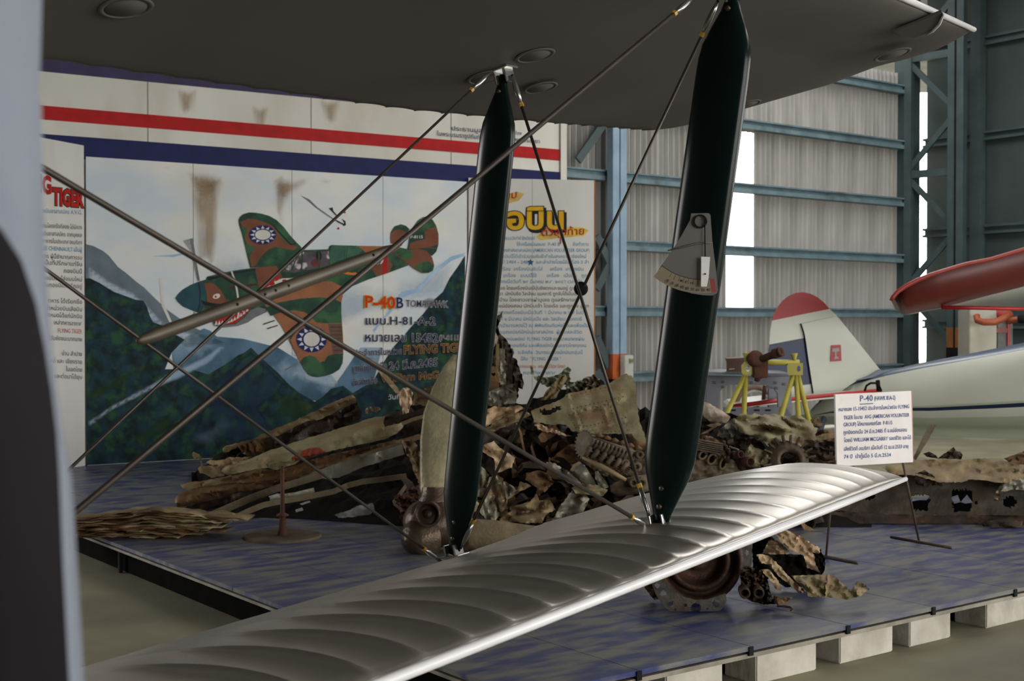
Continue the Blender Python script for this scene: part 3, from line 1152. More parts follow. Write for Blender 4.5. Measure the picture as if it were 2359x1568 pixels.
# ---- landscape
paint('far_ridge', [(197, 562), (214, 566), (236, 577), (250, 588), (272, 615), (290, 628), (313, 648), (332, 662), (354, 684), (385, 713), (430, 745), (470, 765), (420, 790), (360, 770), (197, 690)], PM_far, 1)
softpaint('mist_bank', [(197, 600), (250, 640), (310, 670), (335, 690), (380, 740), (470, 770), (520, 790), (430, 800), (340, 740), (290, 700), (197, 650)], PM_mist, 2)
paint('blue_mountain', [(395, 800), (430, 775), (470, 756), (485, 762), (500, 775), (560, 780), (640, 800), (720, 850), (775, 880), (790, 860), (830, 800), (880, 800), (860, 880), (780, 930), (560, 900), (400, 860)], PM_mid, 2)
forest = [(197, 642), (206, 640), (230, 652), (262, 672), (290, 682), (312, 690), (330, 692), (338, 706), (345, 728), (352, 742), (380, 752), (400, 768), (425, 782), (395, 812), (380, 850), (440, 850), (480, 862), (520, 838),
          (548, 818), (562, 812), (578, 800), (590, 812), (608, 830), (640, 858), (665, 885), (690, 905), (725, 925), (745, 912), (762, 895), (790, 888), (812, 905), (834, 892), (858, 880), (880, 840), (905, 800),
          (930, 772), (958, 740), (975, 722), (1000, 690), (1020, 672), (1036, 640), (1056, 612), (1071, 588), (1071, 1021.5), (200, 1071)]
paint('forest', forest, PM_dark, 3)
softpaint('blue_forest', [(440, 1000), (480, 900), (520, 850), (578, 802), (612, 834), (662, 884), (640, 910), (600, 940), (640, 1000), (560, 1030)], PM_dark2, 4)
softpaint('blue_forest', [(680, 960), (730, 925), (790, 890), (815, 905), (850, 885), (900, 900), (880, 960), (790, 990)], PM_dark2, 4)
softpaint('mist_streak', [(200, 968), (260, 925), (330, 890), (400, 850), (470, 818), (505, 792), (530, 795), (480, 842), (420, 872), (330, 912), (250, 955), (200, 990)], PM_mist, 5)
softpaint('mist_wisp', [(420, 1010), (470, 970), (520, 950), (560, 960), (520, 1010), (470, 1046)], pmat('paint_thin_mist', (120, 140, 160), (90, 116, 138), 6, fade=(5.0, .55)), 5, 40)
softpaint('mist_streak', [(660, 800), (720, 820), (790, 880), (770, 900), (700, 880)], PM_mist, 5)
softpaint('leaf_patch', [(197, 645), (215, 655), (232, 690), (262, 720), (240, 730), (210, 700), (197, 690)], PM_green, 5)
softpaint('leaf_patch', [(200, 900), (300, 850), (360, 820), (340, 850), (270, 900), (200, 935)], PM_green, 5)
softpaint('leaf_patch', [(300, 1010), (360, 960), (420, 950), (380, 1000), (320, 1030)], PM_green, 5)
softpaint('leaf_patch', [(620, 960), (660, 900), (730, 930), (700, 970)], PM_green, 5)
softpaint('leaf_patch', [(960, 690), (990, 680), (1030, 690), (1000, 720), (970, 710)], PM_green, 6)
for pts in ([(350, 590), (400, 592), (440, 580), (400, 586)], [(905, 700), (925, 672), (960, 664), (1000, 620), (1040, 590), (1071, 582), (1068, 590), (1040, 600), (1005, 628), (965, 672), (930, 682), (908, 712), (880, 740), (862, 765), (858, 760), (885, 728)],
            [(372, 640), (378, 700), (396, 742), (390, 742), (372, 704), (366, 640)]):
    paint('contrail' if pts[0][0] == 372 else 'blue_contour', pts, PM_white if pts[0][0] == 372 else PM_blueline, 2)
softpaint('water_stain', [(200, 366), (400, 380), (520, 392), (530, 420), (505, 460), (470, 470), (430, 430), (420, 395), (300, 392), (200, 388)], PM_stain, 2, 36)
softpaint('water_stain', [(425, 395), (520, 400), (515, 560), (500, 620), (440, 610), (445, 520), (430, 470)], PM_stain2, 2, 36)
softpaint('water_stain', [(615, 400), (780, 405), (770, 440), (720, 420), (670, 470), (650, 520), (620, 500)], PM_stain, 2, 36)
softpaint('water_stain', [(625, 395), (665, 395), (660, 540), (635, 520)], PM_stain2, 2, 36)

for (x, y) in ((600, 275), (430, 238), (760, 262)):
    softpaint('water_stain', [(x - 32, y - 40), (x + 30, y - 36), (x + 22, y + 22), (x, y + 34), (x - 18, y + 20)], PM_stain2, 2, 26, 7, part_o, fas)
softpaint('far_mist', [(430, 600), (560, 560), (700, 650), (900, 640), (1060, 560), (1060, 700), (800, 760), (520, 740)], pmat('paint_blue_haze', (176, 196, 214), (200, 212, 222), 3, fade=(2.0, .6)), 1, 60, 20)

# ---- the painted fighter (traced in a detail frame)
T3 = (380, 450, 3.37)


def pp_(name, pts, m, layer):
    return paint(name, pts, m, layer, tf=T3)


def ell(cx_, cy_, rx, ry, n=28, a0=0, a1=360, rot=0):
    out = []
    for i in range(n):
        a = R(a0 + (a1 - a0) * i / (n if a1 - a0 == 360 else n - 1))
        x, y = math.cos(a) * rx, math.sin(a) * ry
        out.append((cx_ + x * math.cos(R(rot)) - y * math.sin(R(rot)), cy_ + x * math.sin(R(rot)) + y * math.cos(R(rot))))
    return out


pp_('propeller_blur', [(140, 350), (215, 330), (235, 480), (272, 665), (250, 662), (215, 520), (190, 420)], pmat('paint_blur_grey', (140, 138, 134), (170, 168, 162), 6, alpha=(3, .2, .5, (1, 1, 1), .8)), 6)
pp_('propeller_blade', [(195, 335), (215, 335), (268, 662), (252, 660)], PM_grey, 7)
pp_('propeller_blade', [(170, 965), (235, 905), (225, 935), (185, 975)], PM_grey, 7)
# far wing
pp_('far_wing', [(570, 190), (582, 166), (605, 146), (650, 132), (700, 134), (750, 142), (810, 160), (866, 192), (920, 245), (970, 310), (1020, 365), (1055, 398), (1000, 470), (880, 545), (660, 562), (628, 430), (598, 300), (575, 230)], PM_camg, 8)
pp_('camo_patch', [(578, 206), (640, 182), (705, 186), (770, 208), (828, 232), (850, 250), (880, 300), (925, 360), (975, 385), (1030, 400), (1000, 425), (930, 415), (860, 400), (800, 420), (740, 480), (700, 545), (668, 555), (655, 470), (700, 400), (640, 380), (615, 330), (640, 260), (600, 240)], PM_camb, 9)
pp_('aileron_line', [(820, 220), (830, 222), (975, 375), (1010, 372), (1010, 380), (968, 384)], PM_black, 10)
# fuselage
pp_('fuselage', [(80, 795), (105, 762), (135, 732), (200, 692), (262, 668), (318, 652), (326, 630), (420, 605), (520, 586), (610, 572), (700, 560), (860, 545), (930, 505), (1000, 450), (1050, 410), (1080, 430), (1180, 428), (1265, 424), (1276, 392), (1292, 385),
                 (1400, 388), (1500, 391), (1640, 393), (1780, 396), (1900, 420), (1990, 430), (1920, 500), (1880, 546), (1800, 575), (1700, 612), (1570, 655), (1450, 705), (1380, 765), (1200, 800), (1000, 840), (800, 862), (785, 905), (700, 945), (640, 985), (560, 1012), (450, 1024), (382, 1006), (360, 958), (300, 925), (260, 912), (140, 862), (100, 825)], PM_camg, 11)
pp_('camo_patch', [(300, 684), (352, 676), (385, 690), (430, 735), (462, 790), (486, 840), (440, 855), (330, 845), (318, 740)], PM_camb, 12)
pp_('camo_patch', [(695, 562), (862, 546), (885, 580), (910, 640), (1000, 660), (900, 720), (800, 760), (735, 740), (712, 650)], PM_camb, 12)
pp_('camo_patch', [(1480, 391), (1640, 393), (1700, 396), (1660, 430), (1560, 450), (1530, 420)], PM_cambl, 12)
pp_('camo_patch', [(1605, 500), (1720, 470), (1765, 540), (1740, 595), (1640, 632), (1600, 560)], PM_camb, 12)
pp_('camo_patch', [(760, 820), (900, 720), (1100, 660), (1290, 668), (1400, 720), (1370, 765), (1200, 760), (1000, 790), (830, 830)], PM_cambl, 12)
pp_('camo_patch', [(900, 600), (1000, 580), (1080, 590), (1180, 640), (1100, 650), (960, 650)], PM_camg, 13)
pp_('spinner', [(80, 795), (105, 762), (135, 732), (200, 692), (262, 668), (298, 680), (312, 740), (310, 840), (272, 912), (200, 888), (140, 862), (100, 825)], PM_teal, 13)
pp_('spinner_joint', [(252, 672), (260, 670), (274, 740), (270, 860), (252, 905), (246, 902), (262, 850), (266, 740)], PM_black, 14)
pp_('panel_shadow', [(270, 812), (340, 830), (480, 850), (400, 870), (300, 850)], PM_black, 13)
pp_('cowl_line', [(320, 640), (520, 598), (700, 570), (700, 580), (520, 610), (340, 660)], PM_black, 13)
pp_('exhaust_stack', [(482, 716), (530, 702), (620, 692), (712, 682), (714, 700), (620, 708), (530, 722), (490, 730)], pmat('paint_rust', (90, 46, 40), (70, 40, 36)), 14)
pp_('antenna_mark', [(508, 590), (520, 588), (556, 690), (572, 800), (574, 940), (560, 940), (558, 800), (540, 690)], PM_white, 15)
pp_('eye_white', ell(397, 782, 30, 19, 16, rot=-20), PM_white, 15)
pp_('eye_red', ell(390, 786, 9, 9, 12), PM_red, 16)
pp_('mouth', [(372, 978), (400, 935), (450, 905), (540, 890), (600, 872), (668, 868), (640, 905), (590, 955), (530, 998), (440, 1004)], PM_red, 14)
pp_('jaw', [(365, 975), (385, 1002), (450, 1008), (545, 1000), (610, 950), (660, 890), (720, 868), (782, 880), (780, 905), (720, 930), (640, 986), (560, 1014), (450, 1026), (380, 1010)], PM_grey, 15)
for i in range(11):
    k = i / 10
    x, y = 392 + 240 * k, 1000 - 100 * k ** 2.2
    pp_('tooth', [(x - 11, y + 6), (x + 13, y + 2 - 8 * k), (x + 3, y - 30)], PM_white, 16)
for i in range(8):
    k = i / 7
    x, y = 400 + 230 * k, 940 - 62 * k
    pp_('tooth', [(x - 9, y - 3), (x + 11, y - 8), (x + 3, y + 18)], PM_white, 16)
# canopy
pp_('canopy_glass', [(905, 590), (1000, 490), (1050, 430), (1085, 440), (1268, 432), (1280, 540), (1160, 570), (1000, 600)], PM_glass, 14)
pp_('pilot', ell(1190, 470, 22, 40, 14), PM_black, 15)
pp_('pilot', ell(1168, 525, 40, 32, 14), pmat('paint_pilot', (120, 60, 60), (70, 40, 44)), 15)
for pts in ([(1040, 425), (1052, 422), (985, 575), (972, 578)], [(1055, 432), (1066, 432), (1062, 590), (1050, 592)], [(1186, 428), (1196, 428), (1200, 560), (1188, 562)], [(880, 540), (1040, 402), (1062, 404), (900, 556)], [(1060, 424), (1275, 418), (1275, 432), (1060, 438)]):
    pp_('canopy_frame', pts, PM_camg, 16)
pp_('rear_glass', [(1290, 390), (1500, 398), (1532, 425), (1500, 455), (1280, 530), (1270, 470)], pmat('paint_rear_glass', (70, 108, 88), (54, 88, 76), 7), 14)
for x in (1395, 1410):
    pp_('canopy_frame', [(x, 392), (x + 5, 392), (x - 5, 490), (x - 10, 492)], PM_camg, 15)
for pts in ([(760, 700), (800, 680), (810, 700), (770, 722)], [(800, 690), (840, 640), (850, 690), (820, 705)], [(850, 640), (875, 620), (880, 655), (858, 668)], [(905, 655), (930, 650), (945, 662), (910, 672)]):
    pp_('kill_mark', pts, PM_red, 15)
pp_('kill_mark_ground', [(780, 690), (905, 645), (1000, 640), (900, 690), (790, 715)], PM_white, 14)
pp_('orange_emblem', [(1350, 590), (1400, 585), (1440, 600), (1480, 598), (1515, 632), (1480, 620), (1420, 616), (1380, 605)], pmat('paint_orange', (206, 130, 48), (190, 112, 40)), 15)
pp_('tail_band', [(1695, 468), (1722, 466), (1722, 600), (1680, 616)], PM_red, 15)
# near wing
pp_('near_wing', [(770, 850), (900, 800), (1100, 760), (1260, 745), (1380, 765), (1366, 830), (1365, 900), (1372, 1000), (1380, 1100), (1382, 1210), (1376, 1300), (1350, 1350), (1300, 1382), (1240, 1402), (1180, 1411), (1135, 1404), (1105, 1388), (1070, 1340), (1045, 1292), (1000, 1200), (950, 1100), (900, 1010), (850, 940)], PM_cambl, 13)
pp_('camo_patch', [(780, 870), (880, 830), (1050, 800), (1200, 790), (1300, 800), (1366, 830), (1366, 900), (1370, 990), (1260, 992), (1170, 985), (1130, 940), (1080, 905), (1000, 890), (900, 905), (820, 935)], PM_camg, 14)
pp_('camo_patch', [(1000, 1195), (975, 1150), (965, 1130), (1010, 1060), (1060, 1010), (1000, 1020), (960, 1100)], PM_camg, 14)
pp_('camo_patch', [(1045, 1290), (1075, 1255), (1120, 1240), (1165, 1255), (1200, 1296), (1235, 1285), (1260, 1245), (1310, 1230), (1381, 1225), (1376, 1300), (1350, 1350), (1300, 1382), (1240, 1402), (1180, 1411), (1135, 1404), (1105, 1388), (1070, 1340)], PM_camg, 14)
pp_('flap_panel', [(1262, 996), (1370, 996), (1380, 1220), (1300, 1230)], pmat('paint_flap', (112, 84, 68), (96, 72, 60), 12), 14)
for y in (1020, 1050, 1080, 1110, 1140, 1170, 1200):
    pp_('flap_line', [(1275 + (y - 1000) * .15, y), (1372, y), (1372, y + 3), (1275 + (y - 1000) * .15, y + 3)], PM_black, 15)
pp_('gun', [(758, 996), (848, 966), (850, 974), (762, 1004)], PM_black, 12)
pp_('gun', [(788, 1030), (872, 1004), (874, 1012), (792, 1038)], PM_black, 12)
pp_('pitot', [(925, 1355), (985, 1318), (1042, 1292), (1044, 1298), (990, 1330), (930, 1358)], PM_grey, 12)
# tail
pp_('far_stabiliser', [(1752, 372), (1748, 330), (1752, 285), (1780, 240), (1830, 224), (1868, 236), (1896, 262), (1862, 340), (1830, 396)], PM_camb, 10)
pp_('camo_patch', [(1750, 290), (1780, 240), (1830, 224), (1868, 236), (1896, 262), (1880, 290), (1820, 262), (1780, 270)], PM_camg, 11)
pp_('fin', [(1880, 420), (1895, 330), (1930, 240), (1960, 195), (2000, 168), (2042, 165), (2076, 190), (2102, 235), (2120, 300), (2120, 380), (2104, 436), (2070, 470), (1980, 450)], PM_camg, 13)
pp_('camo_patch', [(2010, 280), (2060, 260), (2090, 240), (2118, 300), (2120, 380), (2060, 400), (1990, 410), (1890, 415), (1900, 370), (1960, 350), (2015, 340)], PM_camb, 14)
for y in (255, 285, 315, 345, 375, 405):
    pp_('rudder_line', [(2020, y), (2112, y + 4), (2112, y + 7), (2020, y + 3)], pmat('paint_rib_red', (150, 70, 60)), 15)
pp_('near_stabiliser', [(1786, 462), (1860, 432), (1950, 412), (2030, 432), (2070, 480), (2086, 540), (2076, 584), (2040, 602), (1990, 602), (1930, 570), (1880, 530)], PM_camb, 15)
pp_('camo_patch', [(1800, 466), (1850, 430), (1910, 436), (1925, 470), (1890, 496), (1840, 494)], PM_camg, 16)
pp_('camo_patch', [(1930, 560), (1980, 520), (2040, 510), (2086, 545), (2076, 584), (2040, 602), (1990, 602)], PM_camg, 16)
# sun roundels
for (cx_, cy_, rx, ry, ix, iy) in ((755, 306, 104, 73, 60, 39), (1134, 1116, 119, 101, 62, 56)):
    pp_('roundel', ell(cx_, cy_, rx, ry, 36), PM_navy, 17)
    for i in range(12):
        a = 30 * i
        q = [(cx_ + math.cos(R(a + da)) * rx * k, cy_ + math.sin(R(a + da)) * ry * k) for da, k in ((-12, .66), (12, .66), (0, .97))]
        pp_('sun_ray', q, PM_white, 18)
    pp_('sun_disc', ell(cx_, cy_, ix, iy, 28), PM_white, 19)
# distant aircraft and smoke trail
pp_('smoke_trail', [(1050, 0), (1120, 30), (1180, 90), (1300, 175), (1360, 210), (1350, 215), (1280, 170), (1170, 95), (1100, 35)], PM_grey, 3)
for pts in ([(1270, 100), (1300, 92), (1306, 120), (1340, 160), (1330, 160), (1296, 125)], [(1300, 175), (1390, 222), (1384, 230), (1300, 184)], [(1370, 180), (1400, 200), (1404, 232), (1380, 238), (1390, 210)]):
    pp_('distant_aircraft', pts, PM_black, 4)
for c in ((1394, 131), (1345, 256)):
    pp_('red_dot', ell(*c, 9, 9, 12), PM_red, 5)

# ---- mural lettering, dark blue with a white outline
PM_txt = pmat('letter_navy', (44, 48, 84), (36, 40, 72))
PM_gold = pmat('letter_gold', (176, 130, 40), (150, 108, 30))
PM_orange = pmat('letter_orange_red', (206, 70, 24), (190, 52, 20))
PM_yel = pmat('letter_yellow', (220, 176, 40), (208, 160, 30))


def mtext(body, pl, pr, h, m, mo=None, bold=0.016, ob=0.038, nm='lettering'):
    if mo is not None:
        lettering(nm + '_outline', body, pl, pr, h, MPL, mo, mural, 0.019, ob, fit=body)
    lettering(nm, body, pl, pr, h, MPL, m, mural, 0.021, bold, fit=body)


mtext('P-40', (840, 707), (908, 710), 27, PM_orange, PM_yel, 0.03, 0.065)
mtext('B', (912, 709), (927, 709), 25, PM_navy, PM_white, 0.02, 0.05)
mtext('TOMAHAWK', (934, 706), (1030, 708), 16, PM_txt, PM_white, 0.006, 0.04)
mtext('แบบ.H-81-A-2', (841, 747), (1001, 748), 19, PM_txt, PM_white)
mtext('หมายเลข 15452', (840, 786), (1007, 787), 20, PM_txt, PM_white)
mtext('(P-8115)', (1010, 783), (1062, 783), 12, PM_txt, PM_white, 0.004, .04)
mtext('ประจำการในหน่วย', (814, 820), (924, 815), 14, PM_txt, PM_white)
mtext('FLYING TIGER', (929, 815), (1076, 808), 20, PM_txt, PM_gold, 0.0, .05)
mtext('ถูกยิงตกเมื่อ', (812, 856), (890, 850), 16, PM_txt, PM_white)
mtext('24 มี.ค.2485', (895, 852), (1006, 842), 19, PM_txt, PM_white)
mtext('นักบินชื่อ', (811, 888), (868, 882), 15, PM_txt, PM_white)
mtext('William McGarry', (876, 880), (1050, 868), 18, PM_txt, PM_gold, 0.0, .04)
mtext('วันที่', (893, 920), (920, 918), 11, PM_white, None, .004)
mtext('P-8115', (944, 549), (972, 549), 7, PM_white, None, .02)
mtext('69', (862, 609), (881, 607), 13, PM_white, None, .03)

# ================================================================== right text board
B0 = A0 + MD * (ML + .02)
B1 = V((P(1370, 745, 15.95).x, 15.95, 0))
BD = (B1 - B0).normalized()
BN = V((BD.y, -BD.x, 0))
BPL = (B0.copy(), BN)
M_tb = mat('text_board_white', S(214, 213, 208), S(202, 200, 194), rough=0.6, scale=1.5, stretch=(1, 1, .3), c3=S(190, 184, 170), s3=1.6, t3=(.58, .8))
tboard = thing('text_board', 'white text board with yellow and black headline standing right of the mural', 'sign board', (B0 + B1) / 2 + UP * .15)
bl = (B1 - B0).length
for i in range(2):
    box('panel', B0 + BD * (bl * (i + .5) / 2) + UP * 1.75 - BN * .012, BD, BN, UP, bl / 4 - .002, .012, 1.60, M_tb, tboard)
box('edge_batten', B1 + UP * 1.75 - BN * .015, BD, BN, UP, .008, .018, 1.60, mat('orange_timber_edge', S(176, 110, 62), rough=.7), tboard)


def btext(body, pl, pr, h, m, off=.004, bold=.0, nm='lettering', shear=0):
    return lettering(nm, body, pl, pr, h, BPL, m, tboard, off, bold, shear)


def bp(nm, pts, m, off=.0025):
    return flatpoly(nm, [PP(x, y, *BPL) + BN * off for x, y in pts], m, tboard)


PM_spray = mat('yellow_spray', S(214, 172, 40), S(222, 190, 80), rough=.6, scale=5, alpha=(2.5, .25, .5))
bp('spray_patch', [(1120, 470), (1150, 452), (1190, 441), (1208, 446), (1195, 462), (1160, 472), (1130, 480)], PM_spray)
bp('spray_patch', [(1235, 545), (1255, 530), (1290, 522), (1340, 523), (1356, 530), (1345, 543), (1290, 548), (1245, 553)], PM_spray)
btext('ค้นพบ', (1128, 470), (1190, 455), 17, PM_red, .006, .012)
for off, m, b, dx, dy in ((.004, PM_black, .07, 4, 5), (.006, PM_black, .06, 0, 0), (.008, PM_yel, .03, 0, 0)):
    lettering('headline', 'เสือบิน', (1105 + dx, 528 + dy), (1296 + dx, 526 + dy), 50, BPL, m, tboard, off, b, fit='เสือบิน')
btext('ตัวสุดท้าย', (1248, 543), (1345, 540), 17, PM_red, .009, .012)
bp('drip', [(1290, 545), (1293, 545), (1292, 562), (1290, 562)], PM_red, .009)
PM_ltb = pmat('letter_faded_blue', (96, 146, 178), (120, 164, 190), 10)
PM_ltk = pmat('letter_faded_black', (96, 92, 90), (120, 116, 112), 10)
PM_ltr = pmat('letter_faded_red', (176, 110, 100), (190, 130, 120), 10)
rows_ = [(552, 'โดย  พ.อ.อ.วีระศักดิ์ รัตนวิจารณ์', 1150, 1232, PM_ltb), (566, 'ใช้เครื่องบินแบบ  P-40 B          ซึ่งทำการ', 1190, 1356, PM_ltb), (580, 'ของกองกำลังอาสาสมัคร (AMERICAN VOLUNTEER GROUP)', 1140, 1358, PM_ltb),
         (594, 'หน่วยบินนี้ได้เข้าร่วมรบกับข้าศึกในสงคราม เชียงใหม่', 1140, 1350, PM_ltb), (607, 'เมื่อปี 2484 - 2485    และลำปางโดยใช้เครื่อง 3 ลำ', 1140, 1356, PM_ltb), (623, 'เครื่อง  เครื่องบินขับไล่     เครื่อง  เครื่องบิน', 1148, 1344, PM_ltb),
         (638, 'เครื่อง   แบบนี้ใช้       เครื่อง   เมื่อบิน   ถูก', 1160, 1352, PM_ltb), (652, 'ยิงตกเมื่อวันที่ ๒๔ มีนาคม พ.ศ. ๒๔๘๕ เวลาเช้า', 1138, 1340, PM_ltb), (667, 'เครื่อง โดยเครื่องบินญี่ปุ่นยิงตกและจมอยู่ ถูกยิง', 1138, 1335, PM_ltk),
         (680, 'ตกมา  นักบินชื่อ วิลเลียม แมคการี ถูกจับได้เป็นเชลย', 1136, 1340, PM_ltk), (694, 'ณ บ้าน โดยชาวเขาเผ่ามูเซอ ดูแลรักษาอยู่', 1136, 1330, PM_ltk), (708, 'จ.แม่ฮ่องสอน นักบินเข้า โดยเรือ และถูกส่ง สู่คุก', 1140, 1356, PM_ltk),
         (723, 'พบซากเครื่องบินเมื่อวันที่ ๕ มีนาคม ๒๕๓๔ ในป่า', 1136, 1348, PM_ltb), (738, 'เมื่อ ที่ ๑ มีนาคม นักบินเมื่อ และ วิลเลียม แมคการี', 1134, 1340, PM_ltb), (753, 'ได้ถูกนำมาแสดงไว้ ณ พิพิธภัณฑ์แห่งนี้ และเพื่อเป็น', 1132, 1356, PM_ltb),
         (768, 'อนุสรณ์แก่นักบินอาสาสมัคร  ผู้เสียสละชีวิต', 1150, 1340, PM_ltb), (784, 'กองบินพยัคฆ์  FLYING TIGER และสมาคมทหารผ่าน', 1160, 1346, PM_ltb), (799, 'ศึกอเมริกัน และเพื่อนนักบิน และชาวไทยทุกคน', 1170, 1350, PM_ltb), (815, 'ได้  ระลึกถึง  วีรกรรมของนักบินกลุ่มนี้', 1175, 1342, PM_ltb),
         (830, 'นี้คือ  " FLYING  TIGER "', 1200, 1292, PM_ltb), (847, 'ขอขอบคุณ  คณะผู้มีจิตศรัทธา', 1195, 1302, PM_ltr), (862, 'กองทัพอากาศ', 1205, 1282, PM_ltb)]
for y, body, x0, x1, m in rows_:
    btext(body, (x0, y), (x1, y), 8, m, .004, .006)
star = [(1222 + math.sin(R(36 * i)) * (8.5 if i % 2 == 0 else 3.4), 604 - math.cos(R(36 * i)) * (9 if i % 2 == 0 else 3.6)) for i in range(10)]
bp('blue_star', star, pmat('star_blue', (40, 92, 140)), .005)

# ================================================================== left text board, turned towards the viewer
L1 = A0 - MD * .01
LDv = V((-0.371, -0.928, 0)).normalized()
LBn = V((-LDv.y, LDv.x, 0))
if LBn.dot(V((0, -1, 0))) < 0:
    LBn = -LBn
LPL = (L1.copy(), LBn)
lboard = thing('text_board', 'white text board with red capital letters standing left of the mural', 'sign board', L1 + LDv * .6 + UP * .15)
box('panel', L1 + LDv * .62 + UP * 1.78 - LBn * .012, LDv, LBn, UP, .61, .012, 1.63, M_tb, lboard)


def ltext(body, pl, pr, h, m, off=.004, bold=.0):
    return lettering('lettering', body, pl, pr, h, LPL, m, lboard, off, bold)


ltext('FLYING', (15, 428), (116, 446), 42, PM_red, .006, .05)
ltext('TIGER', (121, 470), (190, 476), 38, PM_black, .005, .085)
ltext('TIGER', (121, 470), (190, 476), 38, PM_red, .007, .05)
for y, body, m in ((494, 'กองบินอาสาสมัคร A.V.G.', PM_ltb), (528, 'ก่อนสงครามโลกครั้งที่สอง ได้มีการ', PM_ltk), (546, 'จัดตั้งกองบินอาสาสมัคร จากบุคคล', PM_ltk), (563, 'ที่เคยเป็นทหารในประเทศอเมริกา', PM_ltk), (580, 'CLAIRE LEE CHENNAULT เป็นผู้', PM_ltb), (598, 'บังคับการ ผู้นี้ชำนาญการรบ', PM_ltk),
                  (613, 'ให้เป็นที่ปรึกษาแก่จีน', PM_ltk), (630, 'กองบินนี้', PM_ltk), (648, 'ใช้เครื่องบินขับไล่แบบใหม่', PM_ltk), (664, 'ได้ต่อสู้กับกองบินข้าศึกอยู่', PM_ltk), (700, 'ทหาร ได้เรียกชื่อ', PM_ltk), (717, 'หน่วยนี้ว่าหน่วยบินเสือบิน', PM_ltk),
                  (733, 'เสียไปทั้งหมดได้แก่นักบิน', PM_ltk), (750, 'เหล่าทหารอากาศ', PM_ltk), (768, 'FLYING TIGER', PM_ltr), (786, 'ได้รับชัยชนะมากมาย', PM_ltk), (820, 'น่าน ลำปาง', PM_ltk), (838, 'เชียงใหม่ และ เชียงราย', PM_ltk), (856, 'ในเขตไทย', PM_ltk), (873, 'และต่อมาได้ยุบ', PM_ltk)):
    x0_ = 188 - min(128, len(body) * 4.6)
    ltext(body, (x0_, y - 6 * (188 - x0_) / 128), (188, y), 10, m, .004, .006)

# ================================================================== the wreck on the platform
def wm(n, a, b, c3=None, rough=.6, metal=.08, sc=7, s3=4, t3=(.5, .68), **k):
    k.setdefault('spec', .22)
    return mat(n, S(*a), S(*b), rough=rough, metal=metal, scale=sc, bump=.3, bscale=40, c3=S(*c3) if c3 else None, s3=s3, t3=t3, **k)


X_tan = wm('weathered_tan_metal', (144, 126, 94), (118, 100, 72), (100, 80, 56))
X_olive = wm('weathered_olive_metal', (154, 144, 110), (130, 120, 90), (128, 104, 74))
X_brown = wm('muddy_brown_metal', (120, 92, 62), (92, 68, 46), (72, 56, 42))
X_dark = wm('dark_shaded_metal', (54, 43, 33), (38, 31, 25), (72, 52, 36))  # dark metal, deepened to paint in shade inside the pile
X_black = wm('deep_shade_metal', (26, 23, 20), (18, 16, 14), spec=.08, rough=.85)  # near-black tone paints the deep shade of gaps in the pile
X_grey = wm('bare_grey_metal', (142, 140, 126), (112, 106, 92), (112, 92, 70), metal=.45, rough=.45)
X_green = wm('pale_zinc_green_metal', (150, 152, 130), (122, 120, 96), (112, 90, 64), metal=.35, rough=.42)
X_str = wm('dull_stringer_metal', (112, 102, 78), (92, 82, 62), (78, 66, 50))
X_rust = wm('rusted_steel', (90, 58, 44), (70, 46, 36), (58, 42, 36), rough=.75)
X_pink = wm('pale_pinkish_primer', (192, 164, 132), (174, 146, 116), (158, 138, 104))
X_red = wm('flaking_red_paint', (150, 66, 48), (128, 56, 42), (140, 112, 84), s3=14, t3=(.5, .6))
X_pale = wm('pale_foam_scrap', (176, 172, 168), (150, 146, 142))
X_engine = wm('oily_engine_casting', (118, 102, 82), (88, 76, 60), (66, 56, 46), sc=14)
X_white = wm('chalky_white_paint', (196, 182, 164), (176, 158, 136), (170, 116, 92), s3=7)


def piece(name, label, cat, outline, d, m, **k):
    o = relief(name, outline, d, m, **k)
    tag(o, label, cat)
    return o


# ---- stack of buckled thin sheets at the left edge of the platform
stack = thing('crushed_sheet_stack', 'long low stack of thin buckled metal sheets near the left platform corner', 'wreckage', PZ(380, 1238, .15))
rng = random.Random(5)
tops = [(100, 1196), (180, 1190), (230, 1184), (290, 1178), (330, 1171), (380, 1175), (440, 1180), (500, 1186), (560, 1191), (578, 1197)]


def topy(x):
    return interp(x, tops)


N = 19
for i in range(N):
    k = i / (N - 1)
    x0 = 70 + rng.uniform(0, 30)
    x1 = 575 - 120 * k ** 1.3 + rng.uniform(-45, 10)
    if i % 4 == 2:
        x0 = 250 + rng.uniform(0, 60)
    if i % 5 == 4:
        x1 = 330 + rng.uniform(-40, 60)
    xs = [x0 + (x1 - x0) * j / 26 for j in range(27)]
    vs, fs = [], []
    lift = rng.uniform(0, 9)
    for x in xs:
        yb = topy(x) + (1238 - topy(x)) * (k * .96) + 5.0 * noise.noise(V((x / 60, i * 3.3, 0))) + 3.0 * noise.noise(V((x / 18, i * 1.7, 4)))
        dd = 8.78 + .12 * noise.noise(V((x / 50, i * 2.1, 7)))
        yb = min(yb, 1239)
        a, b = P(x, yb, dd), P(x, yb + 2.2 + lift * .25 * (1 + noise.noise(V((x / 30, i, 2)))), dd - .012)
        bk = P(x, yb, dd) + V((0, .24, -.012 + .02 * noise.noise(V((x / 40, i, 8)))))
        bk.z = max(bk.z, .155)
        vs += [a, b, b + V((0, .24, -.005)), bk]
    for j in range(26):
        for q in range(4):
            fs.append((j * 4 + q, j * 4 + (q + 1) % 4, j * 4 + 4 + (q + 1) % 4, j * 4 + 4 + q))
    fs += [(3, 2, 1, 0), tuple(26 * 4 + q for q in range(4))]
    obj('crushed_sheet', vs, fs, (X_tan, X_brown, X_olive, X_brown)[i % 4], stack, True)

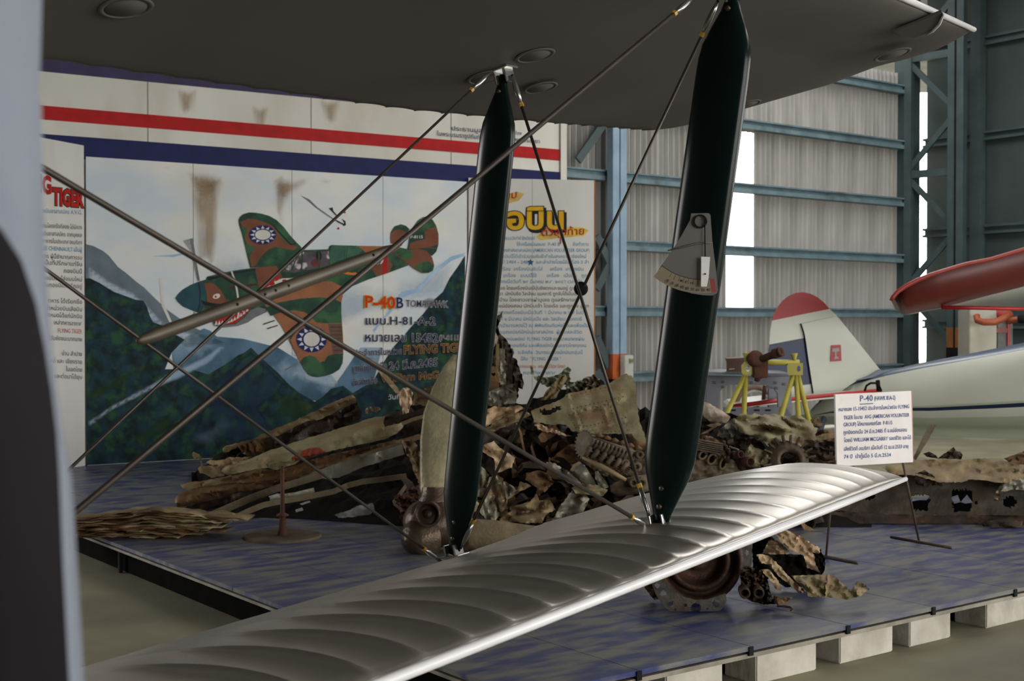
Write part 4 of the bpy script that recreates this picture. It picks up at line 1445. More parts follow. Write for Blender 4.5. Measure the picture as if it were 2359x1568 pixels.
# ---- rusty stand with a round foot
sp = PZ(651, 1237, .15)
stand = thing('post_base', 'rusty short post on a flat round foot in front of the wing wreckage', 'stand', sp)
lathe('round_foot', sp, UP, [(0, .016), (.255, .016), (.262, .008), (.262, 0), (0, 0)], wm('dusty_steel', (96, 82, 66), (78, 66, 52), (112, 98, 80)), stand, 40, smooth=False)
lathe('socket', sp + UP * .016, UP, [(.036, 0), (.026, .03), (.022, .13), (.028, .135), (.028, .145), (.02, .15), (0, .15)], X_rust, stand, 16)
lathe('pole', sp + UP * .15, UP, [(.016, 0), (.012, .335), (0, .335)], X_rust, stand, 12)
lathe('collar', sp + UP * .145, UP, [(0, 0), (.042, 0), (.042, .01), (0, .01)], X_rust, stand, 16)

# ---- long wing wreckage on the left of the pile
beamtop = [(512, 1033), (520, 1026), (535, 1023), (556, 1017), (578, 1013), (610, 997), (667, 974), (720, 949), (746, 936), (780, 922), (812, 909), (820, 917), (822, 926), (790, 938), (757, 957), (735, 966), (710, 968), (690, 978), (660, 992), (640, 1004), (617, 1008), (600, 1014), (560, 1024), (540, 1034), (520, 1042), (514, 1040)]
piece('wing_edge_panel', 'long tan leading edge skin lying uppermost on the left of the wreck, against the mural', 'wreckage', beamtop, 10.15, X_tan, amp=.05, fold=22, ang=-24, along=5, gx=-.05, gy=-.25, rag=1.5, seed=1, grid=6, ridges=((520, 1030, 815, 915, 16, .12),))
piece('wing_edge_panel', 'dark hollow underside of the uppermost long wing skin, with reddish rust', 'wreckage',
      [(516, 1040), (540, 1032), (560, 1022), (600, 1012), (640, 1002), (690, 976), (735, 964), (760, 955), (800, 934), (823, 926), (834, 952), (829, 969), (790, 984), (740, 1000), (690, 1013), (652, 1028), (610, 1043), (560, 1053), (526, 1054)], 10.32, X_dark, amp=.09, fold=20, ang=-24, along=4, gx=-.05, gy=-.1, rag=1.5, seed=2, grid=7)  # shade of the hollow put into the dark tone
piece('torn_skin_flap', 'small torn skin flap folded over the left end of the uppermost wing skin', 'wreckage',
      [(545, 1024), (560, 1020), (586, 1014), (612, 1012), (620, 1022), (612, 1042), (590, 1040), (572, 1050), (560, 1044), (552, 1034)], 10.05, X_brown, amp=.07, fold=14, ang=60, along=2, rag=1.5, seed=3, grid=5)
MAIN = [(500, 1083), (524, 1072), (548, 1066), (582, 1054), (617, 1038), (657, 1026), (690, 1014), (720, 1005), (788, 984), (828, 972), (865, 960), (888, 957), (882, 974), (896, 980), (931, 972), (927, 986), (914, 998), (886, 1012), (830, 1023), (788, 1033), (753, 1041), (690, 1060), (680, 1069), (638, 1082), (616, 1077), (582, 1082), (526, 1094)]
mk = dict(amp=.035, fold=30, ang=-18, along=6, gx=-.08, gy=-.35, seed=4, grid=7, ridges=((530, 1074, 920, 976, 34, .14), (600, 1075, 900, 1005, 7, .03)))
mp_ = piece('wing_skin_panel', 'broad pale tan wing skin with a red paint patch lying across the wreck', 'wreckage', MAIN, 9.95, X_olive, rag=1.2, **mk)
bx_, by_ = [p[0] for p in MAIN], [p[1] for p in MAIN]
OC = ((min(bx_) + max(bx_)) / 2, (min(by_) + max(by_)) / 2, max(bx_) - min(bx_), max(by_) - min(by_))
mk2 = None
rp = relief('red_paint_patch', [(672, 1052), (690, 1040), (708, 1034), (728, 1030), (742, 1034), (752, 1040), (730, 1048), (706, 1054), (690, 1059), (676, 1064)], 9.95, X_red, mp_, rag=1.5, off=.006, oc=OC, **{**mk, 'grid': 5})
piece('wing_skin_panel', 'narrow folded wing skin with a rolled lip, under the broad pale skin', 'wreckage',
      [(520, 1100), (560, 1090), (600, 1080), (640, 1084), (690, 1068), (750, 1050), (790, 1040), (840, 1030), (890, 1018), (968, 1000), (968, 1012), (900, 1028), (840, 1046), (790, 1062), (740, 1078), (690, 1096), (640, 1104), (560, 1112), (500, 1112)], 9.8, X_brown, amp=.06, fold=16, ang=-17, along=7, gx=-.1, gy=-.2, rag=1.5, seed=6, grid=6, ridges=((540, 1100, 930, 1010, 6, .05),))
piece('flipped_tab', 'small pale torn tab standing up at the left end of the wing skins', 'wreckage',
      [(456, 1078), (464, 1071), (460, 1057), (453, 1054), (449, 1060), (442, 1046), (446, 1040), (459, 1046), (463, 1054), (467, 1073), (484, 1072), (519, 1077), (523, 1086), (516, 1096), (488, 1100), (474, 1092), (460, 1089)], 9.85, X_tan, amp=.05, fold=20, ang=30, rag=.8, seed=7, grid=5)
piece('crushed_bracket', 'small crushed tan bracket behind the torn tab at the left of the wreck', 'wreckage',
      [(474, 1066), (484, 1058), (500, 1060), (518, 1058), (530, 1052), (560, 1054), (585, 1050), (570, 1062), (540, 1068), (520, 1076), (490, 1072)], 10.0, X_pink, amp=.06, fold=15, rag=1.5, seed=8, grid=5)
piece('wing_skin_panel', 'dark brown wing skin strip with a blunt left end, lowest of the long skins', 'wreckage',
      [(403, 1159), (404, 1146), (412, 1136), (440, 1126), (466, 1119), (568, 1108), (640, 1098), (695, 1093), (700, 1104), (645, 1118), (543, 1134), (490, 1150), (416, 1170), (408, 1168)], 9.9, X_brown, amp=.07, fold=18, ang=-13, along=6, gx=-.05, gy=-.3, rag=1.5, seed=9, grid=6, ridges=((410, 1148, 690, 1098, 20, .12),))
piece('wing_skin_panel', 'thin olive skin strip tucked below the torn tab', 'wreckage',
      [(415, 1117), (440, 1110), (466, 1107), (517, 1098), (570, 1086), (606, 1076), (620, 1083), (606, 1094), (540, 1108), (492, 1117), (428, 1127), (420, 1124)], 9.95, X_tan, amp=.05, fold=14, ang=-13, along=6, gx=-.05, gy=-.3, rag=1.2, seed=10, grid=6)
piece('spar_web', 'grey brown flat spar web with a rounded lower edge under the wing skins', 'wreckage',
      [(690, 1098), (740, 1080), (790, 1062), (840, 1044), (880, 1034), (926, 1021), (932, 1046), (880, 1062), (830, 1078), (805, 1090), (780, 1100), (755, 1103), (735, 1100), (710, 1104)], 9.7, X_grey, amp=.025, fold=40, ang=-17, along=4, gx=-.08, gy=-.1, rag=1, seed=11, grid=7, ridges=((872, 1036, 878, 1064, 4, .03),))
piece('riveted_skin', 'dull riveted skin below the blunt wing strip, resting on the deck', 'wreckage',
      [(415, 1170), (490, 1152), (545, 1136), (600, 1124), (640, 1120), (600, 1140), (560, 1156), (520, 1172), (500, 1182), (440, 1178)], 10.1, X_dark, amp=.05, fold=20, ang=-15, along=4, rag=1.5, seed=12, grid=7)
st = [('bent olive stringer rising from the sheet stack to the spar web', [(478, 1190, 9.3), (520, 1172, 9.35), (580, 1146, 9.4), (640, 1124, 9.45), (700, 1106, 9.5), (740, 1094, 9.55)], .05, X_str),
      ('long curved stringer sweeping right from the round foot post to the propeller', [(535, 1195, 9.0), (570, 1178, 9.05), (606, 1163, 9.1), (644, 1155, 9.15), (700, 1146, 9.2), (771, 1131, 9.25), (800, 1118, 9.3), (835, 1109, 9.3), (880, 1104, 9.3), (936, 1096, 9.3)], .038, X_str),
      ('short flat rail lying on the long curved stringer', [(622, 1149, 9.25), (680, 1141, 9.3), (724, 1130, 9.35)], .045, X_grey),
      ('dark angle strip on top of the pale wing skin', [(885, 978, 9.6), (920, 962, 9.6), (985, 944, 9.6)], .035, X_dark),
      ('tan lipped strip right of the pale wing skin', [(926, 976, 9.55), (950, 966, 9.55), (982, 957, 9.5)], .026, X_tan),
      ('straight thin rail under the narrow folded wing skin', [(830, 1050, 9.6), (900, 1028, 9.55), (972, 1006, 9.5)], .02, X_str)]
for lab, pts, w, m in st:
    tag(strip('stringer', pts, w, m, th=.016), lab, 'wreckage')
piece('foam_scrap', 'pale grey foam like scrap on the dark deck below the wing skins', 'wreckage',
      [(769, 1186), (785, 1180), (807, 1174), (822, 1165), (840, 1162), (858, 1158), (863, 1175), (848, 1186), (820, 1190), (780, 1192)], 9.25, X_pale, amp=.04, fold=20, seed=13, rag=1.5, grid=5, th=.05)
for i, (o_, lab) in enumerate((([(690, 1160), (712, 1153), (716, 1156), (696, 1163)], 'thin white scrap under the long curved stringer'), ([(680, 1174), (696, 1168), (699, 1175), (688, 1178), (682, 1180)], 'small white scrap right of the rusty post'),
                               ([(618, 1143), (640, 1136), (650, 1138), (640, 1142), (622, 1146)], 'flat white scrap left of the rusty post'))):
    piece('white_scrap', lab, 'scrap', o_, 9.2, X_pale, amp=.01, fold=10, seed=14 + i, rag=.5, grid=4, th=.01)
piece('collapsed_skin', 'collapsed wing underside, shade painted in black, lying on the deck behind the rusty post', 'wreckage',
      [(560, 1204), (620, 1180), (680, 1160), (760, 1140), (830, 1118), (930, 1100), (945, 1130), (940, 1180), (900, 1196), (820, 1192), (740, 1200), (640, 1210)], 10.15, X_black, amp=.12, fold=22, ang=-12, along=4, gx=0, gy=-.9, seed=17, rag=3, grid=8)  # black tone paints the shade below the wing skins

# small bits on the ridge between the wing skins and the propeller
piece('twisted_bracket', 'small twisted bracket on the ridge above the pale wing skin', 'wreckage', [(834, 950), (846, 937), (858, 935), (874, 937), (877, 944), (870, 951), (862, 948), (852, 952)], 10.1, X_grey, amp=.05, fold=9, seed=20, rag=1.5, grid=4)
piece('bent_plate', 'upright pale bent plate before the mural lettering', 'wreckage', [(920, 903), (928, 893), (942, 893), (951, 904), (948, 918), (950, 929), (944, 938), (940, 952), (928, 956), (927, 943), (920, 925)], 9.9, X_pink, amp=.07, fold=14, ang=80, seed=21, rag=1.2, grid=4)
piece('metal_sliver', 'sharp thin metal sliver pointing up left before the mural lettering', 'wreckage', [(854, 825), (862, 831), (890, 862), (916, 892), (922, 907), (912, 905), (886, 874), (868, 850)], 9.9, X_pink, amp=.02, fold=14, seed=22, rag=.4, grid=4)
piece('brown_plate', 'ragged brown plate between the bent plate and the propeller blade', 'wreckage', [(950, 934), (955, 907), (972, 898), (992, 889), (1008, 884), (1004, 910), (995, 930), (975, 934), (962, 928)], 10.0, X_brown, amp=.05, fold=18, seed=23, rag=1.5, grid=5)
piece('dark_cowl_piece', 'dark curved cowl fragment behind the propeller blade root', 'wreckage', [(880, 960), (930, 940), (985, 925), (990, 960), (960, 1000), (900, 1000)], 10.25, X_dark, amp=.1, fold=20, seed=24, rag=3, grid=7)
piece('twisted_bracket', 'rusty crushed bracket left of the propeller hub', 'wreckage', [(905, 1150), (920, 1142), (940, 1130), (955, 1118), (966, 1140), (960, 1170), (950, 1200), (930, 1206), (918, 1190), (925, 1165)], 8.95, X_rust, amp=.1, fold=11, seed=25, rag=2.5, grid=5)
piece('bent_strap', 'grey bent strap standing along the left of the propeller blade', 'wreckage', [(926, 1014), (945, 1011), (958, 1022), (968, 1040), (975, 1068), (988, 1100), (1002, 1150), (988, 1170), (972, 1135), (958, 1095), (945, 1060), (934, 1040)], 8.9, X_tan, amp=.06, fold=16, ang=70, seed=26, rag=1.8, grid=5)

# ---- propeller: hub, upright blade, blade lying to the right
hubc = P(1000, 1215, 8.32)
hubc.z = max(hubc.z, .36)
prop = thing('bent_propeller', 'bent three bladed propeller with rusty hub and one blade standing upright', 'propeller', V((hubc.x, hubc.y, .15)))
X_prop = wm('scuffed_propeller_paint', (150, 142, 112), (128, 122, 96), (176, 164, 132), s3=5, t3=(.55, .7), metal=.25, rough=.45)
X_hub = wm('brown_hub_steel', (78, 62, 50), (58, 46, 38), (104, 90, 74), metal=.4, rough=.34)


def prop_blade(name, secs, m):
    vs, fs = [], []
    n = 12
    for (c, wdir, w, t) in secs:
        wdir = wdir.normalized()
        for j in range(n):
            a = 2 * math.pi * j / n
            vs.append(c + wdir * (math.cos(a) * w / 2) + V((0.1, -1, 0)) * (math.sin(a) * t / 2))
    for i in range(len(secs) - 1):
        for j in range(n):
            fs.append((i * n + j, i * n + (j + 1) % n, (i + 1) * n + (j + 1) % n, (i + 1) * n + j))
    fs += [tuple(range(n))[::-1], tuple((len(secs) - 1) * n + j for j in range(n))]
    return obj(name, vs, fs, m, prop, True)


xd = V((1, .1, -.18))
prop_blade('blade', [(P(1002, 1165, 8.35), xd, .15, .15), (P(1001, 1130, 8.38), xd, .19, .14), (P(1004, 1080, 8.45), xd, .21, .10), (P(1012, 1020, 8.55), xd, .255, .07), (P(1024, 960, 8.65), xd, .285, .05), (P(1038, 900, 8.75), xd, .25, .04), (P(1050, 850, 8.82), xd, .17, .03), (P(1056, 818, 8.86), xd, .07, .02)], X_prop)
prop_blade('blade', [(P(1040, 1235, 8.3), UP, .19, .19), (P(1085, 1230, 8.3), UP, .20, .18), (P(1140, 1231, 8.3), UP, .185, .14), (P(1220, 1236, 8.32), UP, .15, .10), (P(1300, 1240, 8.34), UP, .12, .06), (P(1380, 1240, 8.36), UP, .09, .04)], wm('mud_stained_blade', (132, 118, 92), (108, 94, 70), (82, 62, 44)))
lathe('blade_collar', P(1001, 1172, 8.33), V((0, .1, 1)), [(.085, 0), (.105, .02), (.105, .06), (.088, .09), (.08, .14)], X_hub, prop, 24)
lathe('blade_collar', P(1052, 1232, 8.3), V((1, 0, -.02)), [(.09, 0), (.112, .02), (.112, .05), (.1, .08)], X_hub, prop, 24)
bm = bmesh.new()
bmesh.ops.create_uvsphere(bm, u_segments=20, v_segments=14, radius=1.0)
for v in bm.verts:
    v.co = V((v.co.x * .2, v.co.y * .17, v.co.z * .165)) * (1 + .05 * noise.noise(v.co * 2))
    v.co += hubc + V((-.0, 0, -.03))
bobj('hub', bm, X_hub, prop, True)
lathe('hub_port', P(985, 1184, 8.14), V((-.1, -1, .12)), [(.082, -.06), (.084, .0), (.076, .012), (.066, .006), (.06, -.02), (.05, -.05), (.03, -.05), (.028, -.02), (.02, -.012), (0, -.012)], X_hub, prop, 28)
lathe('hub_nose', P(955, 1240, 8.2), V((-.75, -.6, -.1)), [(.15, -.1), (.12, 0), (.07, .06), (0, .075)], X_hub, prop, 22)

# ---- upright crushed tail behind the rear strut
tailw = [(1085, 930), (1098, 862), (1112, 792), (1124, 762), (1131, 754), (1140, 738), (1150, 724), (1158, 715), (1156, 729), (1146, 752), (1154, 771), (1167, 782), (1171, 792), (1182, 803), (1184, 813), (1181, 822), (1188, 826), (1192, 838), (1198, 853), (1203, 870), (1207, 884), (1203, 897), (1194, 893), (1195, 910), (1190, 920), (1182, 930), (1150, 928), (1119, 927)]
piece('crushed_tail_section', 'tall dark crushed tail section standing upright behind the rear strut', 'wreckage', tailw, 10.7, X_dark, amp=.1, fold=14, ang=88, along=5, rag=2.2, seed=30, grid=5, fine=.5, gx=.1)
piece('white_skin_piece', 'chalky white skin piece at the top of the upright tail wreck', 'wreckage', [(1120, 762), (1129, 755), (1140, 763), (1148, 777), (1144, 792), (1132, 804), (1120, 816), (1110, 822)], 10.45, X_white, amp=.03, fold=20, rag=.8, seed=31, grid=5)
for i, (x0, x1, yt, yb, m, lab) in enumerate(((1152, 1163, 802, 884, X_grey, 'left vertical grey rib'), (1168, 1178, 812, 888, X_dark, 'right vertical dark rib'), (1142, 1150, 790, 880, X_tan, 'tan vertical flange'))):
    piece('tail_rib', lab + ' on the upright tail wreck', 'wreckage', [(x0, yt), (x1, yt + 2), (x1 + 3, yb), (x0 + 1, yb + 2)], 10.42, m, amp=.02, fold=12, ang=90, rag=.8, seed=32 + i, grid=4)
piece('holed_plate', 'brown plate with two round holes at the foot of the upright tail wreck', 'wreckage', [(1104, 842), (1142, 844), (1149, 870), (1150, 896), (1138, 902), (1112, 896), (1102, 880)], 10.3, X_brown, amp=.02, fold=30, rag=.6, seed=36, grid=3,
      holes=([(1117, 859), (1121, 857), (1124, 861), (1123, 866), (1118, 867), (1115, 863)], [(1133, 859), (1138, 858), (1141, 862), (1139, 866), (1135, 867), (1132, 863)]))
piece('crushed_skin', 'creased greyish skin fold below the holed plate', 'wreckage', [(1112, 910), (1130, 900), (1158, 890), (1185, 884), (1192, 905), (1188, 928), (1160, 934), (1130, 936), (1114, 926)], 10.15, X_grey, amp=.09, fold=14, ang=-15, rag=2, seed=37, grid=5)

# ---- scraps along the crest right of the tail
piece('torn_bowl', 'torn dark curved skin with an upturned left tip on the crest', 'wreckage', [(1221, 842), (1232, 849), (1229, 861), (1244, 866), (1267, 868), (1286, 863), (1297, 853), (1307, 845), (1316, 851), (1311, 862), (1316, 872), (1310, 884), (1285, 892), (1259, 891), (1238, 878), (1223, 861)], 10.5, X_green, amp=.1, fold=11, ang=10, along=2.5, rag=2, seed=40, grid=4, curl=.04)
piece('bent_channel', 'diagonal bent channel leaning on the crest behind the big riveted sheet', 'wreckage', [(1246, 922), (1261, 897), (1278, 880), (1290, 866), (1301, 862), (1307, 872), (1294, 894), (1280, 917), (1263, 920)], 10.35, X_tan, amp=.04, fold=9, ang=-55, along=6, rag=1, seed=41, grid=4)
piece('shredded_skin', 'shredded bright edged scraps along the crest above the big riveted sheet', 'wreckage', [(1300, 890), (1312, 878), (1332, 878), (1345, 871), (1356, 868), (1366, 862), (1378, 872), (1388, 876), (1394, 884), (1366, 900), (1340, 908), (1312, 906)], 10.4, X_green, amp=.12, fold=8, ang=20, along=1.5, rag=3, seed=42, grid=4)
BIG = [(1224, 946), (1250, 936), (1290, 921), (1309, 906), (1356, 898), (1404, 883), (1420, 872), (1432, 864), (1443, 860), (1455, 865), (1462, 882), (1466, 920), (1473, 968), (1485, 1000), (1490, 1021), (1470, 1016), (1455, 998), (1400, 1000), (1348, 998), (1316, 992), (1308, 981), (1290, 976), (1273, 979), (1252, 975), (1230, 972)]
bigs = piece('riveted_sheet', 'big pale riveted fuselage sheet with a ragged slot on top of the wreck', 'wreckage', BIG, 9.75, X_olive, amp=.05, fold=45, ang=-14, along=2, gx=-.1, gy=-.5, rag=1.5, seed=43, grid=5,
             holes=([(1243, 944), (1252, 941), (1262, 945), (1272, 940), (1282, 936), (1293, 935), (1291, 942), (1276, 950), (1262, 956), (1250, 957)],),
             ridges=((1318, 948, 1436, 920, 4, .035), (1334, 992, 1440, 968, 4, .035), (1322, 950, 1338, 994, 5, .03), (1390, 936, 1402, 978, 5, .03), (1310, 906, 1316, 948, 5, .025)))
bm = bmesh.new()
rr = random.Random(3)
for (x0, y0, x1, y1, n) in ((1316, 942, 1440, 912, 13), (1330, 986, 1446, 960, 13), (1310, 952, 1328, 988, 6), (1332, 950, 1346, 984, 5), (1384, 940, 1396, 976, 5), (1406, 934, 1416, 970, 5), (1340, 1000, 1450, 990, 12), (1300, 915, 1400, 890, 9)):
    for j in range(n):
        k = (j + .5) / n
        x, y = x0 + (x1 - x0) * k, y0 + (y1 - y0) * k
        if not inpoly(x, y, BIG):
            continue
        cx_, cy_ = 1357, 940
        dg = 9.75 - .1 * (x - cx_) / 100 - .5 * (y - cy_) / 100 - .065
        c = P(x, y, dg)
        bm_lathe(bm, c, V((0, -1, .3)), [(0, .006), (.005, .004), (.006, 0)], 6)
ro = bobj('rivet_row', bm, X_brown, bigs)
ro['kind'] = 'stuff'
piece('curved_lip', 'rolled lower right corner below the big riveted sheet', 'wreckage', [(1446, 1000), (1466, 996), (1484, 1004), (1494, 1022), (1490, 1040), (1474, 1034), (1456, 1020)], 9.5, X_brown, amp=.03, fold=30, rag=1, seed=44, grid=5, bow=.1)
piece('cavity_skin', 'dark brown hollow wall below the big riveted sheet', 'wreckage', [(1206, 960), (1232, 972), (1300, 980), (1350, 1000), (1345, 1020), (1300, 1040), (1262, 1062), (1220, 1060), (1190, 1040), (1195, 990)], 9.9, X_dark, amp=.09, fold=25, ang=70, rag=2.5, seed=45, grid=7)
piece('torn_lip', 'ragged pale torn lip along the lower edge of the big riveted sheet', 'wreckage', [(1228, 972), (1250, 978), (1262, 986), (1284, 990), (1300, 998), (1322, 1006), (1300, 1003), (1276, 996), (1256, 994), (1238, 986)], 9.55, X_pink, amp=.05, fold=9, rag=2, seed=46, grid=4)
piece('tan_flange', 'curved tan flange sheet left of the engine rocker gear', 'wreckage', [(1267, 1058), (1288, 1040), (1310, 1024), (1342, 1017), (1344, 1036), (1336, 1056), (1318, 1066), (1290, 1066)], 9.35, X_brown, amp=.05, fold=22, rag=1, seed=47, grid=5, curl=.03)

# ---- crumpled skins between the propeller and the engine
ck = [('crumpled pale green skin close beside the rear strut', [(1088, 1072), (1110, 1074), (1127, 1093), (1122, 1108), (1114, 1138), (1108, 1146), (1094, 1140), (1084, 1112)], 9.0, X_green, 90),
      ('crumpled pale skin hanging down above the lying propeller blade', [(1128, 1098), (1144, 1094), (1158, 1114), (1164, 1140), (1160, 1160), (1142, 1199), (1122, 1197), (1104, 1177), (1116, 1146), (1123, 1121)], 8.85, X_green, 80),
      ('dull grey wedge of skin right of the hanging pale skin', [(1160, 1108), (1176, 1116), (1192, 1129), (1180, 1142), (1168, 1150), (1162, 1134)], 9.05, X_grey, 50),
      ('cupped brown skin with a pale lip in the middle of the crumpled skins', [(1212, 1089), (1228, 1085), (1244, 1083), (1262, 1088), (1277, 1110), (1262, 1126), (1242, 1142), (1238, 1124), (1222, 1112), (1210, 1105)], 8.95, X_brown, 15),
      ('pointed tan fold below the cupped brown skin', [(1198, 1108), (1212, 1112), (1225, 1119), (1206, 1128), (1194, 1134), (1170, 1150), (1167, 1168), (1154, 1181), (1160, 1162), (1174, 1142), (1190, 1130)], 8.9, X_tan, -30),
      ('wide flat tan skin above the lying propeller blade', [(1150, 1195), (1178, 1177), (1170, 1168), (1222, 1154), (1236, 1136), (1242, 1152), (1266, 1152), (1280, 1173), (1258, 1185), (1248, 1205), (1152, 1202)], 8.75, X_tan, -10),
      ('grey skin triangle behind the silver wing edge', [(1318, 1128), (1358, 1148), (1344, 1178), (1267, 1204), (1280, 1184), (1290, 1165), (1306, 1146)], 8.8, X_grey, -20),
      ('bent pinkish plate at the upper left of the crumpled skins', [(1110, 1026), (1138, 1015), (1152, 1031), (1168, 1042), (1187, 1054), (1179, 1077), (1160, 1084), (1142, 1090), (1138, 1056), (1112, 1040)], 9.2, X_pink, 40),
      ('long grey folded skin running down right under the engine', [(1258, 1064), (1278, 1066), (1310, 1086), (1330, 1102), (1340, 1116), (1322, 1118), (1296, 1104), (1272, 1084)], 9.0, X_grey, 35),
      ('stack of tan torn strips on the crest right of the rear strut', [(1102, 950), (1120, 942), (1140, 935), (1168, 938), (1194, 933), (1208, 940), (1186, 952), (1156, 962), (1136, 974), (1116, 986), (1102, 982)], 9.7, X_pink, -22),
      ('narrow mauve strip fold on the crest below the torn strips', [(1120, 986), (1148, 966), (1180, 952), (1212, 946), (1224, 956), (1190, 972), (1160, 984), (1136, 994)], 9.6, X_tan, -24),
      ('dark wrinkled skin under the torn strips', [(1098, 985), (1140, 992), (1190, 976), (1212, 990), (1200, 1020), (1150, 1022), (1110, 1026), (1096, 1010)], 9.75, X_dark, -10),
      ('pale little scrap at the foot of the silver wing beside the hub', [(1076, 1140), (1092, 1146), (1104, 1160), (1098, 1176), (1084, 1180), (1076, 1166)], 8.6, X_pink, 40),
      ('rusty curled edge by the lying propeller blade', [(1076, 1172), (1094, 1176), (1106, 1186), (1120, 1196), (1100, 1200), (1080, 1196)], 8.55, X_rust, 30),
      ('grey green skin behind the propeller lying blade, near the wing', [(1236, 1160), (1262, 1146), (1292, 1150), (1310, 1130), (1316, 1146), (1290, 1176), (1262, 1196)], 9.0, X_dark, -40),
      ('tan bowed plate below the engine casing', [(1316, 1124), (1340, 1112), (1380, 1118), (1400, 1128), (1390, 1142), (1350, 1138), (1326, 1136)], 8.95, X_olive, 10)]
for i, (lab, o_, d_, m, a) in enumerate(ck):
    piece('crumpled_skin', lab, 'wreckage', o_, d_, m, amp=.15, fold=26, ang=a, along=2.2, rag=1.4, seed=50 + i, grid=4.5, fine=.12, curl=.03, gy=-.3)
rolled = thing('rolled_skin', 'smooth rolled grey skin like a blunt wedge in front of the engine', 'wreckage', P(1345, 1100, 9.0))
prop_dummy = None
relief('rolled_face', [(1316, 1080), (1322, 1070), (1336, 1064), (1346, 1070), (1358, 1088), (1370, 1108), (1374, 1118), (1356, 1120), (1336, 1108), (1322, 1094)], 8.95, X_grey, rolled, amp=.01, fold=40, seed=70, rag=.4, grid=5, bow=.09, ang=60)
relief('rolled_rim', [(1314, 1082), (1320, 1070), (1334, 1062), (1340, 1066), (1326, 1074), (1320, 1086)], 8.9, X_tan, rolled, amp=.01, fold=40, seed=71, rag=.4, grid=4)
piece('sheet_tube', 'pale open tube end beside the engine casing', 'wreckage', [(1370, 1086), (1378, 1084), (1386, 1096), (1396, 1108), (1402, 1122), (1392, 1126), (1380, 1118), (1372, 1104)], 8.92, X_green, amp=.05, fold=18, ang=60, seed=72, rag=1, grid=4)

# ---- engine, left bank with rocker gear
eng = thing('engine_block', 'oily aero engine with exposed rocker arms, half hidden by the front strut', 'engine', V((P(1480, 1080, 9.15).x, 9.15, .15)))
relief('crankcase', [(1336, 1060), (1346, 1030), (1380, 1012), (1440, 1024), (1484, 1040), (1510, 1052), (1510, 1130), (1460, 1130), (1428, 1112), (1372, 1086)], 9.3, X_engine, eng, amp=.05, fold=16, seed=80, rag=1, grid=6, th=.25)
relief('casing', [(1404, 1118), (1430, 1104), (1458, 1096), (1486, 1092), (1508, 1100), (1510, 1128), (1480, 1134), (1452, 1140), (1420, 1142), (1406, 1132)], 9.0, X_engine, eng, amp=.02, fold=25, seed=81, rag=.8, grid=5, bow=.06, th=.2)


def e1(u_, v_, dd=9.12):
    """engine head frame: u along the bank (0..1), v across (0 top, 1 bottom)"""
    ax_, ay_ = 1362 + (1470 - 1362) * u_, 1004 + (1040 - 1004) * u_
    bx2, by2 = 1344 + (1446 - 1344) * u_, 1052 + (1096 - 1052) * u_
    return P(ax_ + (bx2 - ax_) * v_, ay_ + (by2 - ay_) * v_, dd)


tube('cam_shaft', [e1(-.02, .12, 9.02), e1(1.05, .12, 8.98)], .022, X_engine, eng, 10)
tube('rocker_shaft', [e1(0, .5, 9.02), e1(1.0, .5, 8.98)], .016, X_engine, eng, 10)
for i in range(12):
    u_ = .03 + i * .082
    bm = bmesh.new()
    bm_tube(bm, [e1(u_, .5, 8.99), e1(u_ + .03, .4, 8.95), e1(u_ + .045, .25, 8.95), e1(u_ + .04, .12, 8.97)], [.012, .012, .011, .013], 7)
    bobj('rocker_arm', bm, X_engine, eng, True)
for i in range(6):
    u_ = .06 + i * .165
    bm = bmesh.new()
    bm_tube(bm, [e1(u_, .52, 8.96), e1(u_ - .01, .62, 8.92), e1(u_ - .03, .75, 8.92), e1(u_ - .06, .92, 8.95)], [.02, .022, .018, .016], 8)
    bobj('rocker_arm', bm, X_engine, eng, True)
    bm = bmesh.new()
    for k in range(4):
        bm_lathe(bm, e1(u_ + .06, .68 + .07 * k, 8.98), e1(0, 1) - e1(0, 0), [(.012, -.004), (.019, 0), (.012, .004)], 10)
    bobj('valve_spring', bm, X_rust, eng, True)
    bm = bmesh.new()
    bm_tube(bm, [e1(u_ + .02, -.06, 9.1), e1(u_ + .09, -.16, 9.08), e1(u_ + .16, -.12, 9.1)], [.014, .016, .012], 7)
    bobj('rocker_arm', bm, X_brown, eng, True)
for (x, y, r_) in ((1474, 1047, .028), (1441, 1067, .03), (1467, 1075, .034), (1478, 1112, .04), (1460, 1112, .032)):
    lathe('bolt_boss', P(x, y, 8.93), V((0, -1, .1)), [(r_ * 1.1, -.05), (r_, .01), (r_ * .5, .012), (r_ * .42, -.02), (0, -.02)], X_engine, eng, 18)
gc = P(1349, 1024, 9.05)
bm = bmesh.new()
bm_lathe(bm, gc, V((-.8, -.6, .1)), [(0, -.015), (.09, -.015), (.09, .015), (.05, .018), (0, .018)], 24)
for j in range(22):
    a = 2 * math.pi * j / 22
    ax = V((-.8, -.6, .1)).normalized()
    e_, f_ = ax.orthogonal().normalized(), None
    f_ = ax.cross(e_)
    bm_box(bm, gc + (e_ * math.cos(a) + f_ * math.sin(a)) * .095, (e_ * math.cos(a) + f_ * math.sin(a)), (f_ * math.cos(a) - e_ * math.sin(a)), ax, .01, .006, .014)
bobj('timing_gear', bm, X_engine, eng)
tube('exhaust_flange', [e1(-.02, 1.02, 8.95), e1(.5, 1.08, 8.9), e1(1.0, 1.16, 8.9)], [.012, .02, .012], X_tan, eng, 8)

